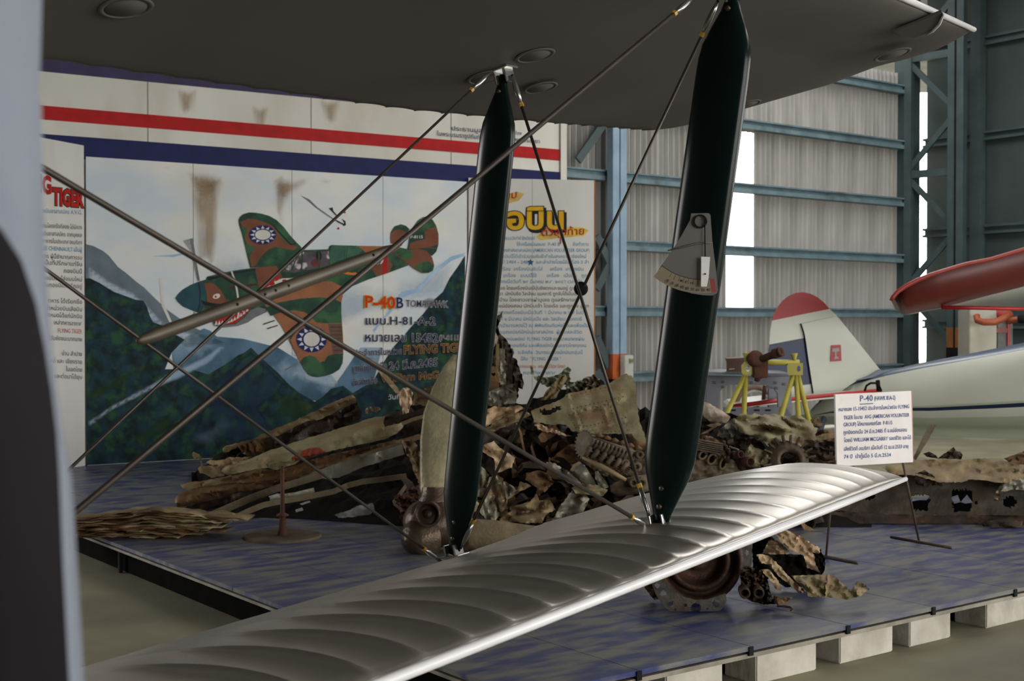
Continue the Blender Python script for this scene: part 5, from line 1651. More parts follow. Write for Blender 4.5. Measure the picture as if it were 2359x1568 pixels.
# ---- engine, right bank seen beyond the front strut
eng2 = thing('cylinder_block', 'corroded cylinder block with a row of open ports right of the front strut', 'engine', V((P(1640, 1060, 9.2).x, 9.2, .15)))
holes_ = []
for (x, y, a, b) in ((1596, 1043, 6, 9), (1619, 1048, 8, 9), (1640, 1057, 9, 12), (1666, 1067, 7, 13)):
    holes_.append([(x + a * math.cos(R(t)) + .25 * b * math.sin(R(t)), y - b * math.sin(R(t))) for t in range(0, 360, 30)])
relief('port_face', [(1586, 1026), (1604, 1028), (1640, 1040), (1676, 1052), (1692, 1062), (1700, 1080), (1720, 1090), (1716, 1110), (1660, 1120), (1590, 1120), (1582, 1080)], 9.15, X_engine, eng2, amp=.03, fold=14, seed=90, rag=.8, grid=3.6, holes=holes_, th=.05)
relief('port_back', [(1580, 1026), (1640, 1036), (1700, 1060), (1716, 1110), (1600, 1120)], 9.28, X_black, eng2, amp=.02, fold=20, seed=91, grid=9, th=.1)
for i, h in enumerate(holes_):
    bm = bmesh.new()
    pts_ = [P(x, y, 9.12) for x, y in h]
    bm_tube(bm, pts_ + [pts_[0], pts_[1]], .009, 6, False)
    bobj('port_rim', bm, X_tan, eng2, True)
for i in range(6):
    y0 = 1008 + i * 4.6
    bm = bmesh.new()
    a, b = P(1590, y0, 9.1), P(1664, y0 + 13, 9.1)
    t = (b - a).normalized()
    bm_box(bm, (a + b) / 2, t, V((0, 1, 0)), t.cross(V((0, 1, 0))), (b - a).length / 2, .05, .004)
    bobj('cooling_fin', bm, X_engine, eng2)
relief('head_cover', [(1588, 1000), (1604, 998), (1640, 1006), (1660, 1016), (1668, 1026), (1650, 1022), (1620, 1012), (1590, 1010)], 9.1, X_brown, eng2, amp=.05, fold=9, seed=92, rag=1.5, grid=4)
for (x, y) in ((1667, 1022), (1672, 1032), (1665, 1044), (1678, 1040), (1690, 1046), (1676, 1056)):
    bm = bmesh.new()
    bm_tube(bm, [P(x, y - 6, 9.06), P(x + 1, y + 8, 9.08)], [.014, .012], 8)
    bobj('stud', bm, X_rust, eng2, True)
lathe('pipe_end', P(1729, 1064, 9.0), V((.35, -1, 0)), [(.034, -.12), (.034, 0), (.026, .002), (.024, -.03), (0, -.04)], X_rust, eng2, 16)
lathe('pipe_end', P(1707, 1046, 9.05), V((.5, -1, .2)), [(.028, -.1), (.028, 0), (.02, .002), (.018, -.03), (0, -.04)], X_rust, eng2, 16)
tube('push_rod', [P(1680, 1028, 9.0), P(1702, 1036, 8.95)], [.006, .006], X_grey, eng2, 8)

# ---- skins to the right of the front strut
piece('shell_skin', 'chalky tan curved shell skin with a pale top beside the front strut', 'wreckage', [(1606, 926), (1614, 923), (1632, 928), (1656, 942), (1672, 952), (1683, 960), (1674, 974), (1660, 976), (1636, 972), (1622, 960), (1614, 944)], 10.2, X_white, amp=.03, fold=20, rag=.8, seed=100, grid=5, bow=.06)
piece('shell_skin', 'dark inner shell skin under the chalky tan shell beside the front strut', 'wreckage', [(1596, 935), (1612, 930), (1622, 960), (1638, 974), (1662, 978), (1650, 986), (1612, 990), (1594, 986)], 10.25, X_dark, amp=.05, fold=20, rag=1.2, seed=101, grid=5)
piece('thin_rail', 'thin tan rail below the chalky shell', 'wreckage', [(1627, 979), (1650, 974), (1664, 976), (1650, 984), (1630, 996), (1614, 1000), (1640, 984)], 9.95, X_pink, amp=.02, fold=14, rag=.5, seed=102, grid=4)
TARP = [(1692, 964), (1704, 954), (1716, 952), (1732, 956), (1738, 951), (1752, 956), (1766, 954), (1784, 952), (1800, 958), (1818, 957), (1832, 962), (1842, 957), (1860, 966), (1874, 974), (1884, 985), (1878, 1000), (1882, 1012), (1872, 1018), (1848, 1030), (1830, 1024), (1812, 1014), (1796, 1016), (1784, 1024), (1770, 1028), (1756, 1014), (1734, 1004), (1712, 998), (1696, 990)]
piece('folded_skin_sheet', 'large folded cloth like olive skin draped over the gear behind the silver wing', 'wreckage', TARP, 9.7, X_olive, amp=.2, fold=30, ang=14, along=2.6, rag=1.5, seed=103, grid=4.5, gy=-.6, fine=.06)
piece('torn_skin_flap', 'little tan flap at the right end of the draped olive skin', 'wreckage', [(1866, 966), (1886, 961), (1892, 970), (1897, 978), (1888, 986), (1876, 984)], 9.6, X_tan, amp=.04, fold=10, rag=.8, seed=104, grid=4)
piece('mud_skin', 'mottled grey mud caked plate between the shell and the draped olive skin', 'wreckage', [(1656, 990), (1676, 974), (1692, 962), (1696, 990), (1690, 1006), (1670, 1010), (1652, 1004)], 9.75, X_grey, amp=.04, fold=15, rag=1.5, seed=105, grid=5)
piece('pale_plate', 'pale yellowish torn plate below the draped olive skin', 'wreckage', [(1716, 1040), (1730, 1022), (1738, 1030), (1756, 1036), (1770, 1048), (1772, 1060), (1764, 1072), (1740, 1078), (1722, 1066), (1716, 1052)], 9.4, X_olive, amp=.05, fold=16, ang=-60, rag=1.5, seed=106, grid=4.5, ridges=((1740, 1074, 1768, 1050, 5, .03), (1718, 1042, 1736, 1020, 4, .03)))
piece('dark_web', 'dark web panel between the cylinder block and the draped olive skin', 'wreckage', [(1690, 1004), (1712, 1000), (1736, 1008), (1756, 1020), (1766, 1036), (1740, 1034), (1726, 1024), (1706, 1030), (1692, 1040)], 9.6, X_dark, amp=.05, fold=14, rag=1.5, seed=107, grid=5)
gear = thing('toothed_gear', 'dark toothed gear ring half hidden by the silver wing, under the draped skin', 'gear', P(1820, 1062, 9.35))
gc = P(1818, 1062, 9.4)
ax = V((0, -1, .35)).normalized()
bm = bmesh.new()
bm_lathe(bm, gc, ax, [(.07, -.02), (.07, .03), (.1, .035), (.12, .01), (.14, .012), (.145, -.02), (.07, -.02)], 32)
bobj('ring', bm, X_engine, gear, True)
e_ = ax.orthogonal().normalized()
f_ = ax.cross(e_)
for j in range(20):
    a = 2 * math.pi * j / 20
    c = e_ * math.cos(a) + f_ * math.sin(a)
    box('vane', gc + c * .165, c, (f_ * math.cos(a) - e_ * math.sin(a)), ax, .03, .007, .018, X_engine, gear)
piece('gear_case', 'broken dark gear casing right of the toothed gear', 'wreckage', [(1850, 1034), (1878, 1018), (1904, 1014), (1922, 1018), (1922, 1060), (1890, 1062), (1862, 1056)], 9.55, X_dark, amp=.08, fold=14, rag=2, seed=110, grid=5)
piece('bent_rail', 'long bent rail running behind the white notice', 'wreckage', [(1880, 1004), (1900, 998), (1922, 996), (1960, 994), (1960, 1004), (1922, 1008), (1900, 1012), (1884, 1016)], 9.8, X_tan, amp=.02, fold=12, ang=-4, rag=.8, seed=111, grid=5)
piece('scrap_heap_sheet', 'dark sheet heap behind the white notice', 'wreckage', [(1876, 1000), (1896, 988), (1922, 992), (1950, 1000), (1990, 1020), (1990, 1064), (1900, 1066), (1870, 1040)], 10.0, X_brown, amp=.12, fold=14, rag=2.5, seed=112, grid=6)

# ---- dark tangle that the pile rests on: uncountable crushed scrap
nx, ny = 120, 34
vs, fs = [], []
for i in range(nx + 1):
    for j in range(ny + 1):
        px_ = 440 + (2010 - 440) * i / nx
        k = j / ny
        dd = 9.25 + 2.6 * k + max(0, (950 - px_) / 500) * .75
        prof = math.sin(min(1, k * 1.25) * math.pi * .5) * (1 if k < .72 else (1 - k) / .28)
        ht = interp(px_, [(440, .05), (520, .22), (700, .36), (900, .5), (1000, .55), (1100, .72), (1250, .78), (1450, .78), (1500, .72), (1650, .62), (1850, .5), (1960, .3), (2010, .05)])
        edge = min(1, (px_ - 440) / 60, (2010 - px_) / 60)
        q = P(px_, 745, dd)
        z = .15 + ht * prof * max(0, edge) + .12 * prof * noise.noise(V((q.x * 4, q.y * 4, 1))) + .07 * prof * (1 - 2 * abs(noise.noise(V((q.x * 9, q.y * 9, 5)))))
        vs.append((q.x, q.y, max(.152, z)))
for i in range(nx):
    for j in range(ny):
        a = i * (ny + 1) + j
        fs.append((a, a + ny + 1, a + ny + 2, a + 1))
tag(obj('scrap_tangle', vs, fs, X_black), 'dark tangle of crushed metal scrap under the wreck pile', 'scrap', kind='stuff')  # black tone carries the shade deep under the pile
# loose shreds all over the tangle
bm = bmesh.new()
rr = random.Random(11)
for q in range(420):
    px_ = rr.uniform(930, 1930)
    dd = rr.uniform(9.0, 10.2)
    ht = interp(px_, [(900, .35), (1100, .6), (1450, .66), (1650, .52), (1850, .42), (1960, .2)])
    z = .16 + ht * rr.random() * min(1, (dd - 8.8) / .8)
    c = P(px_, 745, dd)
    c.z = z
    a = V((rr.uniform(-1, 1), rr.uniform(-.6, .6), rr.uniform(-.7, .7))).normalized()
    b = a.cross(V((rr.uniform(-1, 1), rr.uniform(-1, 1), rr.uniform(-1, 1)))).normalized()
    n_ = a.cross(b)
    l, w = rr.uniform(.05, .16), rr.uniform(.02, .07)
    g = []
    for s in range(5):
        k = s / 4 - .5
        bend = n_ * (.07 * math.sin(k * 4 + q) * rr.uniform(.4, 1.2))
        for e in (-1, 1):
            v = c + a * k * l * 2 + b * e * w * (1 - .5 * abs(k)) * rr.uniform(.6, 1.1) + bend
            v.z = max(v.z, .155)
            g.append(bm.verts.new(v))
    for s in range(4):
        f = bm.faces.new((g[2 * s], g[2 * s + 1], g[2 * s + 3], g[2 * s + 2]))
        f.material_index = q % 4
me = bpy.data.meshes.new('metal_shreds')
bm.to_mesh(me)
bm.free()
so = link('metal_shreds', me, [X_brown, X_dark, X_dark, X_brown])
tag(so, 'countless small torn metal shreds scattered through the wreck pile', 'scrap', kind='stuff')

# ---- wing spar wreck on the right
spar = thing('wing_spar_wreck', 'long holed wing spar wreck lying behind the white notice on the right', 'wreckage', PZ(2200, 1212, .15))
HO = [[(2099, 1142), (2108, 1140), (2140, 1140), (2142, 1150), (2138, 1176), (2104, 1174)], [(2192, 1130), (2200, 1127), (2238, 1128), (2240, 1160), (2236, 1178), (2196, 1177)],
      [(2326 + 15 * math.cos(R(t)), 1156 + 14 * math.sin(R(t))) for t in range(0, 360, 30)], [(2003 + 14 * math.cos(R(t)), 1142 + 10 * math.sin(R(t))) for t in range(0, 360, 36)],
      [(2245, 1156), (2250, 1155), (2251, 1161), (2246, 1162)]]
relief('spar_web', [(1880, 1130), (1960, 1106), (2040, 1088), (2110, 1090), (2200, 1100), (2300, 1108), (2640, 1110), (2640, 1188), (2300, 1186), (2200, 1186), (2080, 1186), (1960, 1180), (1880, 1172)], 9.5, wm('grey_brown_spar', (64, 58, 47), (50, 44, 36), (78, 66, 50)), spar, amp=.025, fold=50, along=3, gx=-.02, gy=-.12, rag=1, seed=120, grid=6, holes=HO, th=.02)
relief('spar_back', [(1890, 1120), (2040, 1092), (2640, 1112), (2640, 1188), (1890, 1178)], 9.85, X_black, spar, amp=.02, fold=40, seed=121, grid=16, rag=1, holes=[[(2096, 1142), (2142, 1141), (2142, 1147), (2098, 1149)], [(2190, 1146), (2240, 1148), (2240, 1164), (2190, 1152)]])
relief('top_flange', [(2030, 1076), (2060, 1068), (2099, 1060), (2160, 1058), (2230, 1057), (2301, 1055), (2322, 1062), (2360, 1060), (2640, 1056), (2640, 1096), (2350, 1102), (2320, 1112), (2280, 1108), (2240, 1104), (2200, 1112), (2160, 1110), (2110, 1094), (2060, 1092)], 9.38, X_tan, spar, amp=.07, fold=22, ang=2, along=4, gy=-.5, rag=1.8, seed=122, grid=6, ridges=((2170, 1110, 2260, 1106, 4, .04),))
relief('bottom_flange', [(1880, 1176), (1960, 1180), (2080, 1185), (2200, 1186), (2640, 1187), (2640, 1212), (2340, 1214), (2231, 1211), (2076, 1211), (1964, 1206), (1880, 1192)], 9.42, X_dark, spar, amp=.03, fold=18, along=6, gy=-.3, rag=1.2, seed=123, grid=7)
relief('torn_bracket', [(2108, 1090), (2130, 1082), (2150, 1096), (2170, 1112), (2172, 1120), (2150, 1118), (2128, 1122), (2108, 1112)], 9.3, X_dark, spar, amp=.07, fold=14, seed=124, rag=1.5, grid=5)
relief('buckled_plate', [(2290, 1140), (2302, 1120), (2316, 1102), (2330, 1100), (2640, 1112), (2640, 1130), (2330, 1128), (2306, 1136), (2300, 1152), (2290, 1154)], 9.3, X_grey, spar, amp=.05, fold=14, seed=125, rag=1.2, grid=5)
piece('curved_shoe', 'dark curved shoe piece under the right end of the wing spar wreck', 'wreckage', [(2262, 1200), (2300, 1196), (2356, 1200), (2352, 1214), (2332, 1227), (2312, 1224), (2290, 1214), (2264, 1212)], 9.2, X_dark, amp=.05, fold=20, seed=126, rag=1, grid=5, bow=.05)
piece('timber_slat', 'flat brown slat leaning up right behind the white notice', 'wreckage', [(2103, 1056), (2120, 1018), (2140, 976), (2158, 978), (2138, 1014), (2118, 1046), (2110, 1060)], 9.7, wm('weathered_slat', (110, 98, 82), (90, 80, 66)), amp=.004, fold=60, seed=127, rag=.5, grid=6, th=.03)
piece('broken_fitting', 'small dark broken fitting on top of the wing spar wreck', 'wreckage', [(2160, 1056), (2172, 1046), (2186, 1038), (2197, 1029), (2202, 1038), (2212, 1040), (2218, 1048), (2214, 1058)], 9.5, X_dark, amp=.05, fold=10, seed=128, rag=1, grid=4)
piece('curled_strip', 'dark curled strip beside the slat on the wing spar wreck', 'wreckage', [(2126, 1044), (2140, 1040), (2156, 1048), (2162, 1056), (2148, 1054), (2136, 1052)], 9.55, X_dark, amp=.03, fold=10, seed=129, rag=.6, grid=4)
piece('brown_tube_piece', 'tan split tube at the far right on the wing spar wreck', 'wreckage', [(2312, 1056), (2326, 1050), (2350, 1042), (2420, 1026), (2420, 1062), (2360, 1070), (2330, 1068)], 9.3, X_brown, amp=.05, fold=14, ang=-14, along=4, seed=130, rag=1, grid=5)

# ---- brake drum with perforated plate in front
drum = thing('brake_drum', 'rusty wheel drum with a perforated grey plate under the silver wing tip', 'wheel', PZ(1612, 1410, .15))
dc = P(1610, 1288, 6.72)
dax = V((-.12, -1, .1)).normalized()
lathe('drum', dc, dax, [(.215, -.14), (.222, -.02), (.222, .02), (.2, .03), (.19, .0), (.185, -.03), (.165, -.03), (.16, .02), (.14, .03), (.13, -.0), (.122, -.07), (.06, -.08), (.055, -.03), (.03, -.03), (0, -.05)], wm('rust_red_drum', (84, 58, 46), (64, 46, 38), (54, 44, 38), rough=.55, metal=.3), drum, 48)
PLT = [(1501, 1343), (1508, 1362), (1517, 1379), (1534, 1400), (1554, 1414), (1585, 1420), (1618, 1420), (1648, 1414), (1663, 1402), (1674, 1384), (1672, 1366), (1655, 1372), (1630, 1380), (1602, 1381), (1576, 1374), (1552, 1360), (1534, 1340), (1520, 1326), (1500, 1330)]
ph = []
for (x, y, r_) in ((1514, 1348, 6), (1528, 1366, 7), (1545, 1388, 7.5), (1579, 1393, 4), (1603, 1400, 12), (1650, 1390, 9), (1556, 1404, 3), (1630, 1402, 3)):
    ph.append([(x + r_ * math.cos(R(t)), y + r_ * .95 * math.sin(R(t))) for t in range(0, 360, 30)])
relief('perforated_plate', PLT, 6.52, wm('grey_perforated_plate', (74, 71, 64), (60, 57, 51), (86, 74, 60), metal=.2), drum, amp=.008, fold=40, seed=140, rag=.5, grid=3.2, holes=ph, th=.012)
relief('perforated_plate', [(1708, 1250), (1722, 1246), (1732, 1256), (1733, 1290), (1728, 1312), (1712, 1316), (1706, 1314), (1712, 1290)], 6.6, MATS['grey_perforated_plate'], drum, amp=.008, fold=40, seed=141, rag=.5, grid=3.2,
       holes=([(1721 + 4 * math.cos(R(t)), 1273 + 7 * math.sin(R(t))) for t in range(0, 360, 36)],), th=.012)
relief('hub_remains', [(1480, 1345), (1502, 1336), (1510, 1356), (1520, 1380), (1508, 1382), (1496, 1368)], 6.75, X_dark, drum, amp=.05, fold=10, seed=142, rag=2, grid=4)

# ---- torn skins right of the drum
tk = [('pale pinkish torn skin strip arching highest right of the drum', [(1786, 1229), (1806, 1218), (1829, 1226), (1857, 1244), (1890, 1262), (1888, 1274), (1872, 1272), (1876, 1288), (1880, 1302), (1890, 1318), (1860, 1308), (1850, 1277), (1822, 1269), (1799, 1249)], 6.95, X_pink, .05, 20, 40, {}),
      ('pale pinkish strip running down right beside the drum', [(1743, 1277), (1757, 1276), (1771, 1280), (1796, 1302), (1814, 1325), (1836, 1344), (1857, 1363), (1842, 1366), (1801, 1333), (1771, 1302), (1750, 1295)], 6.7, X_pink, .05, 16, 45, {}),
      ('short pale strip hanging under the longer pinkish strip', [(1750, 1310), (1773, 1312), (1791, 1335), (1804, 1361), (1788, 1356), (1768, 1328)], 6.65, X_pink, .03, 16, 50, {}),
      ('olive flat skin tongue reaching right with a curled end', [(1822, 1325), (1860, 1324), (1916, 1322), (1946, 1348), (1961, 1361), (1974, 1338), (1990, 1344), (2004, 1356), (1982, 1373), (1949, 1381), (1905, 1374), (1862, 1374), (1857, 1361)], 6.62, X_olive, .06, 24, 20, dict(gy=-.25, ridges=((1908, 1324, 1900, 1374, 4, .03),))),
      ('dark tangle with pipe ends beside the drum', [(1704, 1318), (1720, 1304), (1748, 1310), (1770, 1338), (1778, 1376), (1796, 1391), (1760, 1392), (1732, 1386), (1710, 1371)], 6.6, X_dark, .09, 12, 30, dict(fine=.6)),
      ('black plate for the shaded gap behind the arching pinkish strip', [(1740, 1270), (1790, 1274), (1847, 1277), (1868, 1290), (1896, 1276), (1902, 1300), (1896, 1320), (1888, 1345), (1860, 1352), (1809, 1352), (1775, 1330)], 7.05, X_black, .06, 18, 10, {}),
      ('small brown triangular skin in front of the torn skins', [(1778, 1371), (1800, 1376), (1827, 1376), (1812, 1386), (1791, 1394)], 6.5, X_brown, .03, 12, 20, {}),
      ('dark jagged edge plate right of the arching pinkish strip', [(1872, 1256), (1890, 1262), (1896, 1280), (1903, 1296), (1898, 1316), (1886, 1312), (1880, 1290), (1872, 1274)], 7.0, X_black, .05, 10, 70, dict(rag=2.5)),
      ('black block filling the shaded gap behind the drum and pinkish strips', [(1732, 1240), (1752, 1236), (1778, 1236), (1792, 1250), (1790, 1290), (1786, 1320), (1756, 1345), (1736, 1335)], 7.15, X_black, .06, 14, 0, {}),
      ('grey sloping plate under the arching pinkish strip', [(1770, 1246), (1790, 1244), (1812, 1262), (1822, 1276), (1780, 1276), (1756, 1274)], 7.0, X_grey, .02, 20, 0, {})]
for i, (lab, o_, d_, m, am, fo, an, kw) in enumerate(tk):
    k = dict(amp=am, fold=fo, ang=an, rag=1.2, seed=150 + i, grid=4, along=2.2)
    k.update(kw)
    piece('torn_skin', lab, 'wreckage', o_, d_, m, **k)
for (x, y) in ((1716, 1366), (1748, 1366)):
    o = lathe('pipe_stub', P(x, y, 6.52), V((-.1, -1, 0)), [(.028, -.1), (.028, 0), (.02, .004), (.018, -.04), (0, -.05)], X_dark, None, 16)
    tag(o, 'left dark pipe stub in the tangle beside the drum' if x < 1730 else 'right dark pipe stub in the tangle beside the drum', 'pipe')
tag(tube('bent_hook', [P(1790, 1396, 6.5), P(1806, 1396, 6.5), P(1820, 1398, 6.48), P(1826, 1403, 6.47), (P(1820, 1406, 6.47))], [.004, .006, .006, .006, .004], X_rust, None, 8), 'small rusty bent hook on the deck in front of the torn skins', 'hook')

# ================================================================== white notice on an iron stand
SG0, SG1 = PZ(1903, 1283, .15), PZ(2117, 1247, .15)
SGx = (SG1 - SG0).normalized()
SGn = V((SGx.y, -SGx.x, 0))
M_iron = mat('rusty_iron_rod', S(92, 76, 62), S(70, 58, 48), rough=.6, metal=.4, scale=12)
M_notice = mat('notice_white', S(226, 220, 216), S(212, 204, 198), rough=.5, scale=3, c3=S(200, 180, 160), s3=5, t3=(.62, .8))
M_notice_ink = mat('notice_blue_ink', S(40, 62, 120), S(56, 78, 134), rough=.6, scale=20)
notice = thing('notice_stand', 'white handwritten notice with blue text on a thin two legged iron stand', 'sign', (SG0 + SG1) / 2)
NPL = ((SG0 + SG1) / 2 + SGn * .03, SGn)
cor = [PP(x, y, *NPL) for x, y in ((1923, 908), (2099, 900), (2103, 1064), (1927, 1074))]
prism('notice_panel', [c + SGn * .004 for c in cor], -SGn * .012, M_notice, notice)
pinkm = mat('notice_edge', S(206, 150, 140), rough=.6)
tube('panel_edge', [cor[1] + SGn * .003, cor[2] + SGn * .003], .004, pinkm, notice, 6)
NT = (NPL[0] + SGn * .004, SGn)
for y, x0, x1, h, body in ((924, 1981, 2010, 14, 'P-40'), (922, 2014, 2062, 10, '(HAWK 81A-2)'), (947, 1932, 2094, 9, 'หมายเลข 15-15452 ประจำการในหน่วยบิน FLYING'), (966, 1943, 2094, 9, 'TIGER ในนาม  AVG (AMERICAN VOLUNTEER'),
                           (982, 1943, 2055, 9, 'GROUP) ได้หมายเลขเครื่อง  P-8115'), (1000, 1943, 2088, 9, 'ถูกยิงตกเมื่อ 24 มี.ค.2485 ที่ จ.แม่ฮ่องสอน'), (1018, 1944, 2098, 9, 'โดยมี WILLIAM MCGARRY รอดชีวิต และได้'),
                           (1038, 1944, 2092, 9, 'เสียชีวิตที่ อเมริกา เมื่อวันที่ 12 เม.ย.2533 อายุ'), (1056, 1944, 2052, 9, '74 ปี  นำกู้เมื่อ 5 มี.ค.2534')):
    lettering('lettering', body, (x0, y), (x1, y - (x1 - x0) * .045), h, NT, M_notice_ink, notice, .002, .012)
flatpoly('underline', [PP(x, y, *NT) + SGn * .002 for x, y in ((1980, 929.5), (2011, 928), (2011, 930), (1980, 931.5))], M_notice_ink, notice)
tube('leg', [PP(1927, 1060, *NPL) - SGn * .012, SG0 + UP * .006], .0075, M_iron, notice, 8)
tube('leg', [PP(2072, 1010, *NPL) - SGn * .012, SG1 + UP * .006], .0075, M_iron, notice, 8)
for q, (a, b) in enumerate((((1886, 1279), (1976, 1296)), ((2052, 1236), (2192, 1261)))):
    tube('foot_bar', [PZ(a[0], a[1], .158), PZ(b[0], b[1], .158)], .009, M_iron, notice, 8)

# ================================================================== white high wing aeroplane behind the wreck
M_cream = mat('cream_white_gloss', S(206, 208, 194), S(198, 200, 186), rough=.35, scale=2)
M_sage = mat('pale_sage_gloss', S(176, 184, 160), S(168, 176, 152), rough=.4, scale=2)
M_slate = mat('slate_blue_gloss', S(92, 106, 124), S(82, 96, 114), rough=.3, scale=2)
M_dnavy = mat('dark_navy_gloss', S(30, 44, 74), S(26, 38, 66), rough=.35, scale=2)
M_fred = mat('fin_red', S(178, 36, 36), S(166, 30, 32), rough=.4, scale=2)
M_fblue = mat('rudder_blue', S(24, 40, 84), S(20, 34, 72), rough=.4, scale=2)
ap = thing('white_aeroplane', 'white aeroplane with red tipped fin and blue rudder panel behind the wreck', 'airplane', V((P(2150, 745, 13.4).x, 13.4, 0)))
# lofted rear fuselage; rows around the section, coloured bands
secs = [(1868, 945, 962, 14.3, .1), (1900, 905, 975, 14.2, .2), (1960, 878, 985, 14.1, .3), (2030, 857, 992, 13.95, .36), (2110, 838, 1003, 13.8, .42), (2240, 813, 1008, 13.6, .48), (2359, 789, 1012, 13.4, .52), (2480, 762, 1016, 13.2, .55), (2760, 700, 1020, 12.8, .6)]
fr = [0, .025, .05, .36, .55, .575, .62, .72, .85, 1.0]
bandm = [2, 2, 0, 0, 1, 3, 0, 1, 1]
vs, fs, fm = [], [], []
nr = len(fr)
for (x, yt, yb, dd, hw) in secs:
    ring_f = []
    for k in fr:
        a = math.pi * k
        bul = math.sin(a) ** .45 if 0 < k < 1 else 0
        p = P(x, yt + (yb - yt) * k, dd)
        ring_f.append((p, bul * hw))
    for p, bl in ring_f:
        vs.append(p + V((0.05, -1, 0)) * bl)
    for p, bl in ring_f[::-1]:
        vs.append(p + V((0.05, 1, 0)) * bl)
k2 = 2 * nr
for i in range(len(secs) - 1):
    for j in range(k2):
        fs.append((i * k2 + j, i * k2 + (j + 1) % k2, (i + 1) * k2 + (j + 1) % k2, (i + 1) * k2 + j))
        fm.append(bandm[j] if j < nr - 1 else (bandm[k2 - 2 - j] if nr <= j < k2 - 1 else 0))
fs += [tuple(range(k2))[::-1], tuple((len(secs) - 1) * k2 + j for j in range(k2))]
fm += [0, 0]
fo = obj('fuselage', vs, fs, [M_cream, M_sage, M_slate, M_dnavy], ap, True, fm)


def fp(x, y, d=13.95):
    return P(1500 + x / 3.563, 640 + y / 3.563, d)


TH = V((.02, .09, 0))
fin = prism('fin', [fp(*p) for p in ((1228, 378), (1525, 312), (1560, 352), (1640, 452), (1760, 602), (1880, 752), (1800, 800), (1690, 842), (1600, 900), (1500, 975), (1330, 975), (1290, 700), (1262, 510), (1250, 430))], TH, M_cream, ap)
prism('rudder_upper', [fp(*p) for p in ((992, 350), (1225, 302), (1465, 254), (1520, 304), (1524, 310), (1228, 374), (1246, 430), (1256, 492), (970, 546), (978, 440))], TH, M_cream, ap)
prism('rudder_cap', [fp(*p) for p in ((992, 350), (1002, 310), (1020, 270), (1045, 228), (1080, 184), (1130, 146), (1190, 122), (1250, 117), (1312, 130), (1370, 160), (1420, 202), (1465, 254), (1225, 302))], TH, M_fred, ap)
prism('rudder_panel', [fp(*p) for p in ((970, 546), (1256, 494), (1262, 520), (1290, 700), (1314, 868), (946, 918), (952, 700), (960, 600))], TH, M_fblue, ap)
prism('rudder_lower', [fp(*p) for p in ((946, 920), (1314, 870), (1330, 970), (1150, 1000), (940, 1010))], TH, M_cream, ap)
tube('hinge_line', [fp(1228, 374, 13.93), fp(1252, 450, 13.93), fp(1264, 512, 13.93), fp(1290, 700, 13.93), fp(1332, 970, 13.93)], .008, M_black, ap, 6)
prism('dorsal_fillet', [fp(*p, 13.9) for p in ((1690, 842), (1800, 800), (1880, 752), (1900, 760), (1960, 752), (2140, 728), (2140, 745), (1900, 800))], V((0, .08, 0)), M_slate, ap)
tail = prism('tailplane', [P(x, y, d) for x, y, d in ((1680, 938, 13.2), (1690, 932, 13.2), (1800, 920, 13.35), (1925, 908, 13.5), (2030, 898, 13.6), (2030, 906, 13.6), (1925, 917, 13.5), (1810, 928, 13.35), (1690, 941, 13.2))], V((.1, 1.0, 0)), M_cream, ap)
tube('tailplane_edge', [P(1680, 937, 13.19), P(1800, 921, 13.34), P(1925, 909, 13.49), P(2030, 899, 13.6)], .022, M_fred, ap, 8)
tube('tail_cable', [P(1992, 900, 13.4), P(1996, 888, 13.38), P(2006, 882, 13.36), P(2018, 882, 13.36), P(2026, 890, 13.38), P(2030, 900, 13.4)], .012, M_black, ap, 8)
tube('tail_post', [P(2022, 876, 13.38), P(2024, 900, 13.4)], .022, M_black, ap, 8)
lathe('tail_wheel', P(1868, 1000, 14.0) * V((1, 1, 0)) + UP * .116, V((0.1, 1, 0)), [(.0, -.05), (.1, -.05), (.16, -.03), (.16, .03), (.1, .05), (0, .05)], M_black, ap, 20)
tube('tail_leg', [P(1868, 1000, 14.0) * V((1, 1, 0)) + UP * .16, P(1900, 960, 14.1)], .03, M_slate, ap, 8)
# red placard painted on the fin
pl = prism('painted_placard', [fp(*p, 13.945) for p in ((1478, 552), (1556, 548), (1562, 680), (1470, 686))], V((0, -.006, 0)), M_fred, ap)
prism('placard_mark', [fp(*p, 13.938) for p in ((1486, 580), (1540, 572), (1545, 600), (1520, 606), (1522, 640), (1542, 660), (1500, 668), (1510, 640), (1506, 606), (1488, 606))], V((0, -.003, 0)), mat('placard_grey', S(170, 168, 164), rough=.6), ap)
# red wing of the same kind of aircraft, nearer
rw = thing('red_wing', 'red edged white wing tip reaching in from the right above the white aeroplane', 'wing', V((P(2300, 745, 12.4).x, 12.4, 0)))
M_wred = mat('wing_red', S(112, 44, 38), S(102, 40, 34), rough=.4, scale=2)
M_wor = mat('wing_edge_orange', S(158, 54, 42), S(146, 48, 38), rough=.4)
q = lambda x, y, d: P(1900 + x / 2.614, 480 + y / 2.614, d)
topc = [(400, 555), (412, 532), (440, 500), (490, 466), (560, 430), (630, 402), (700, 380), (850, 335), (1000, 306), (1200, 246), (1420, 190), (2200, 10)]
botc = [(402, 562), (428, 610), (472, 640), (500, 637), (540, 628), (620, 612), (700, 598), (840, 562), (1000, 520), (1200, 470), (1420, 416), (2200, 240)]
bot2 = [(402, 562), (428, 611), (472, 641), (500, 640), (545, 632), (625, 616), (705, 604), (845, 606), (1005, 604), (1200, 610), (1420, 622), (2200, 660)]
n = len(topc)
vs = [q(*p, 12.0) for p in topc] + [q(*p, 12.8) for p in botc] + [q(*p, 13.1) for p in bot2] + [q(x + 6, y - 14, 12.9) for x, y in topc]
fs, fm = [], []
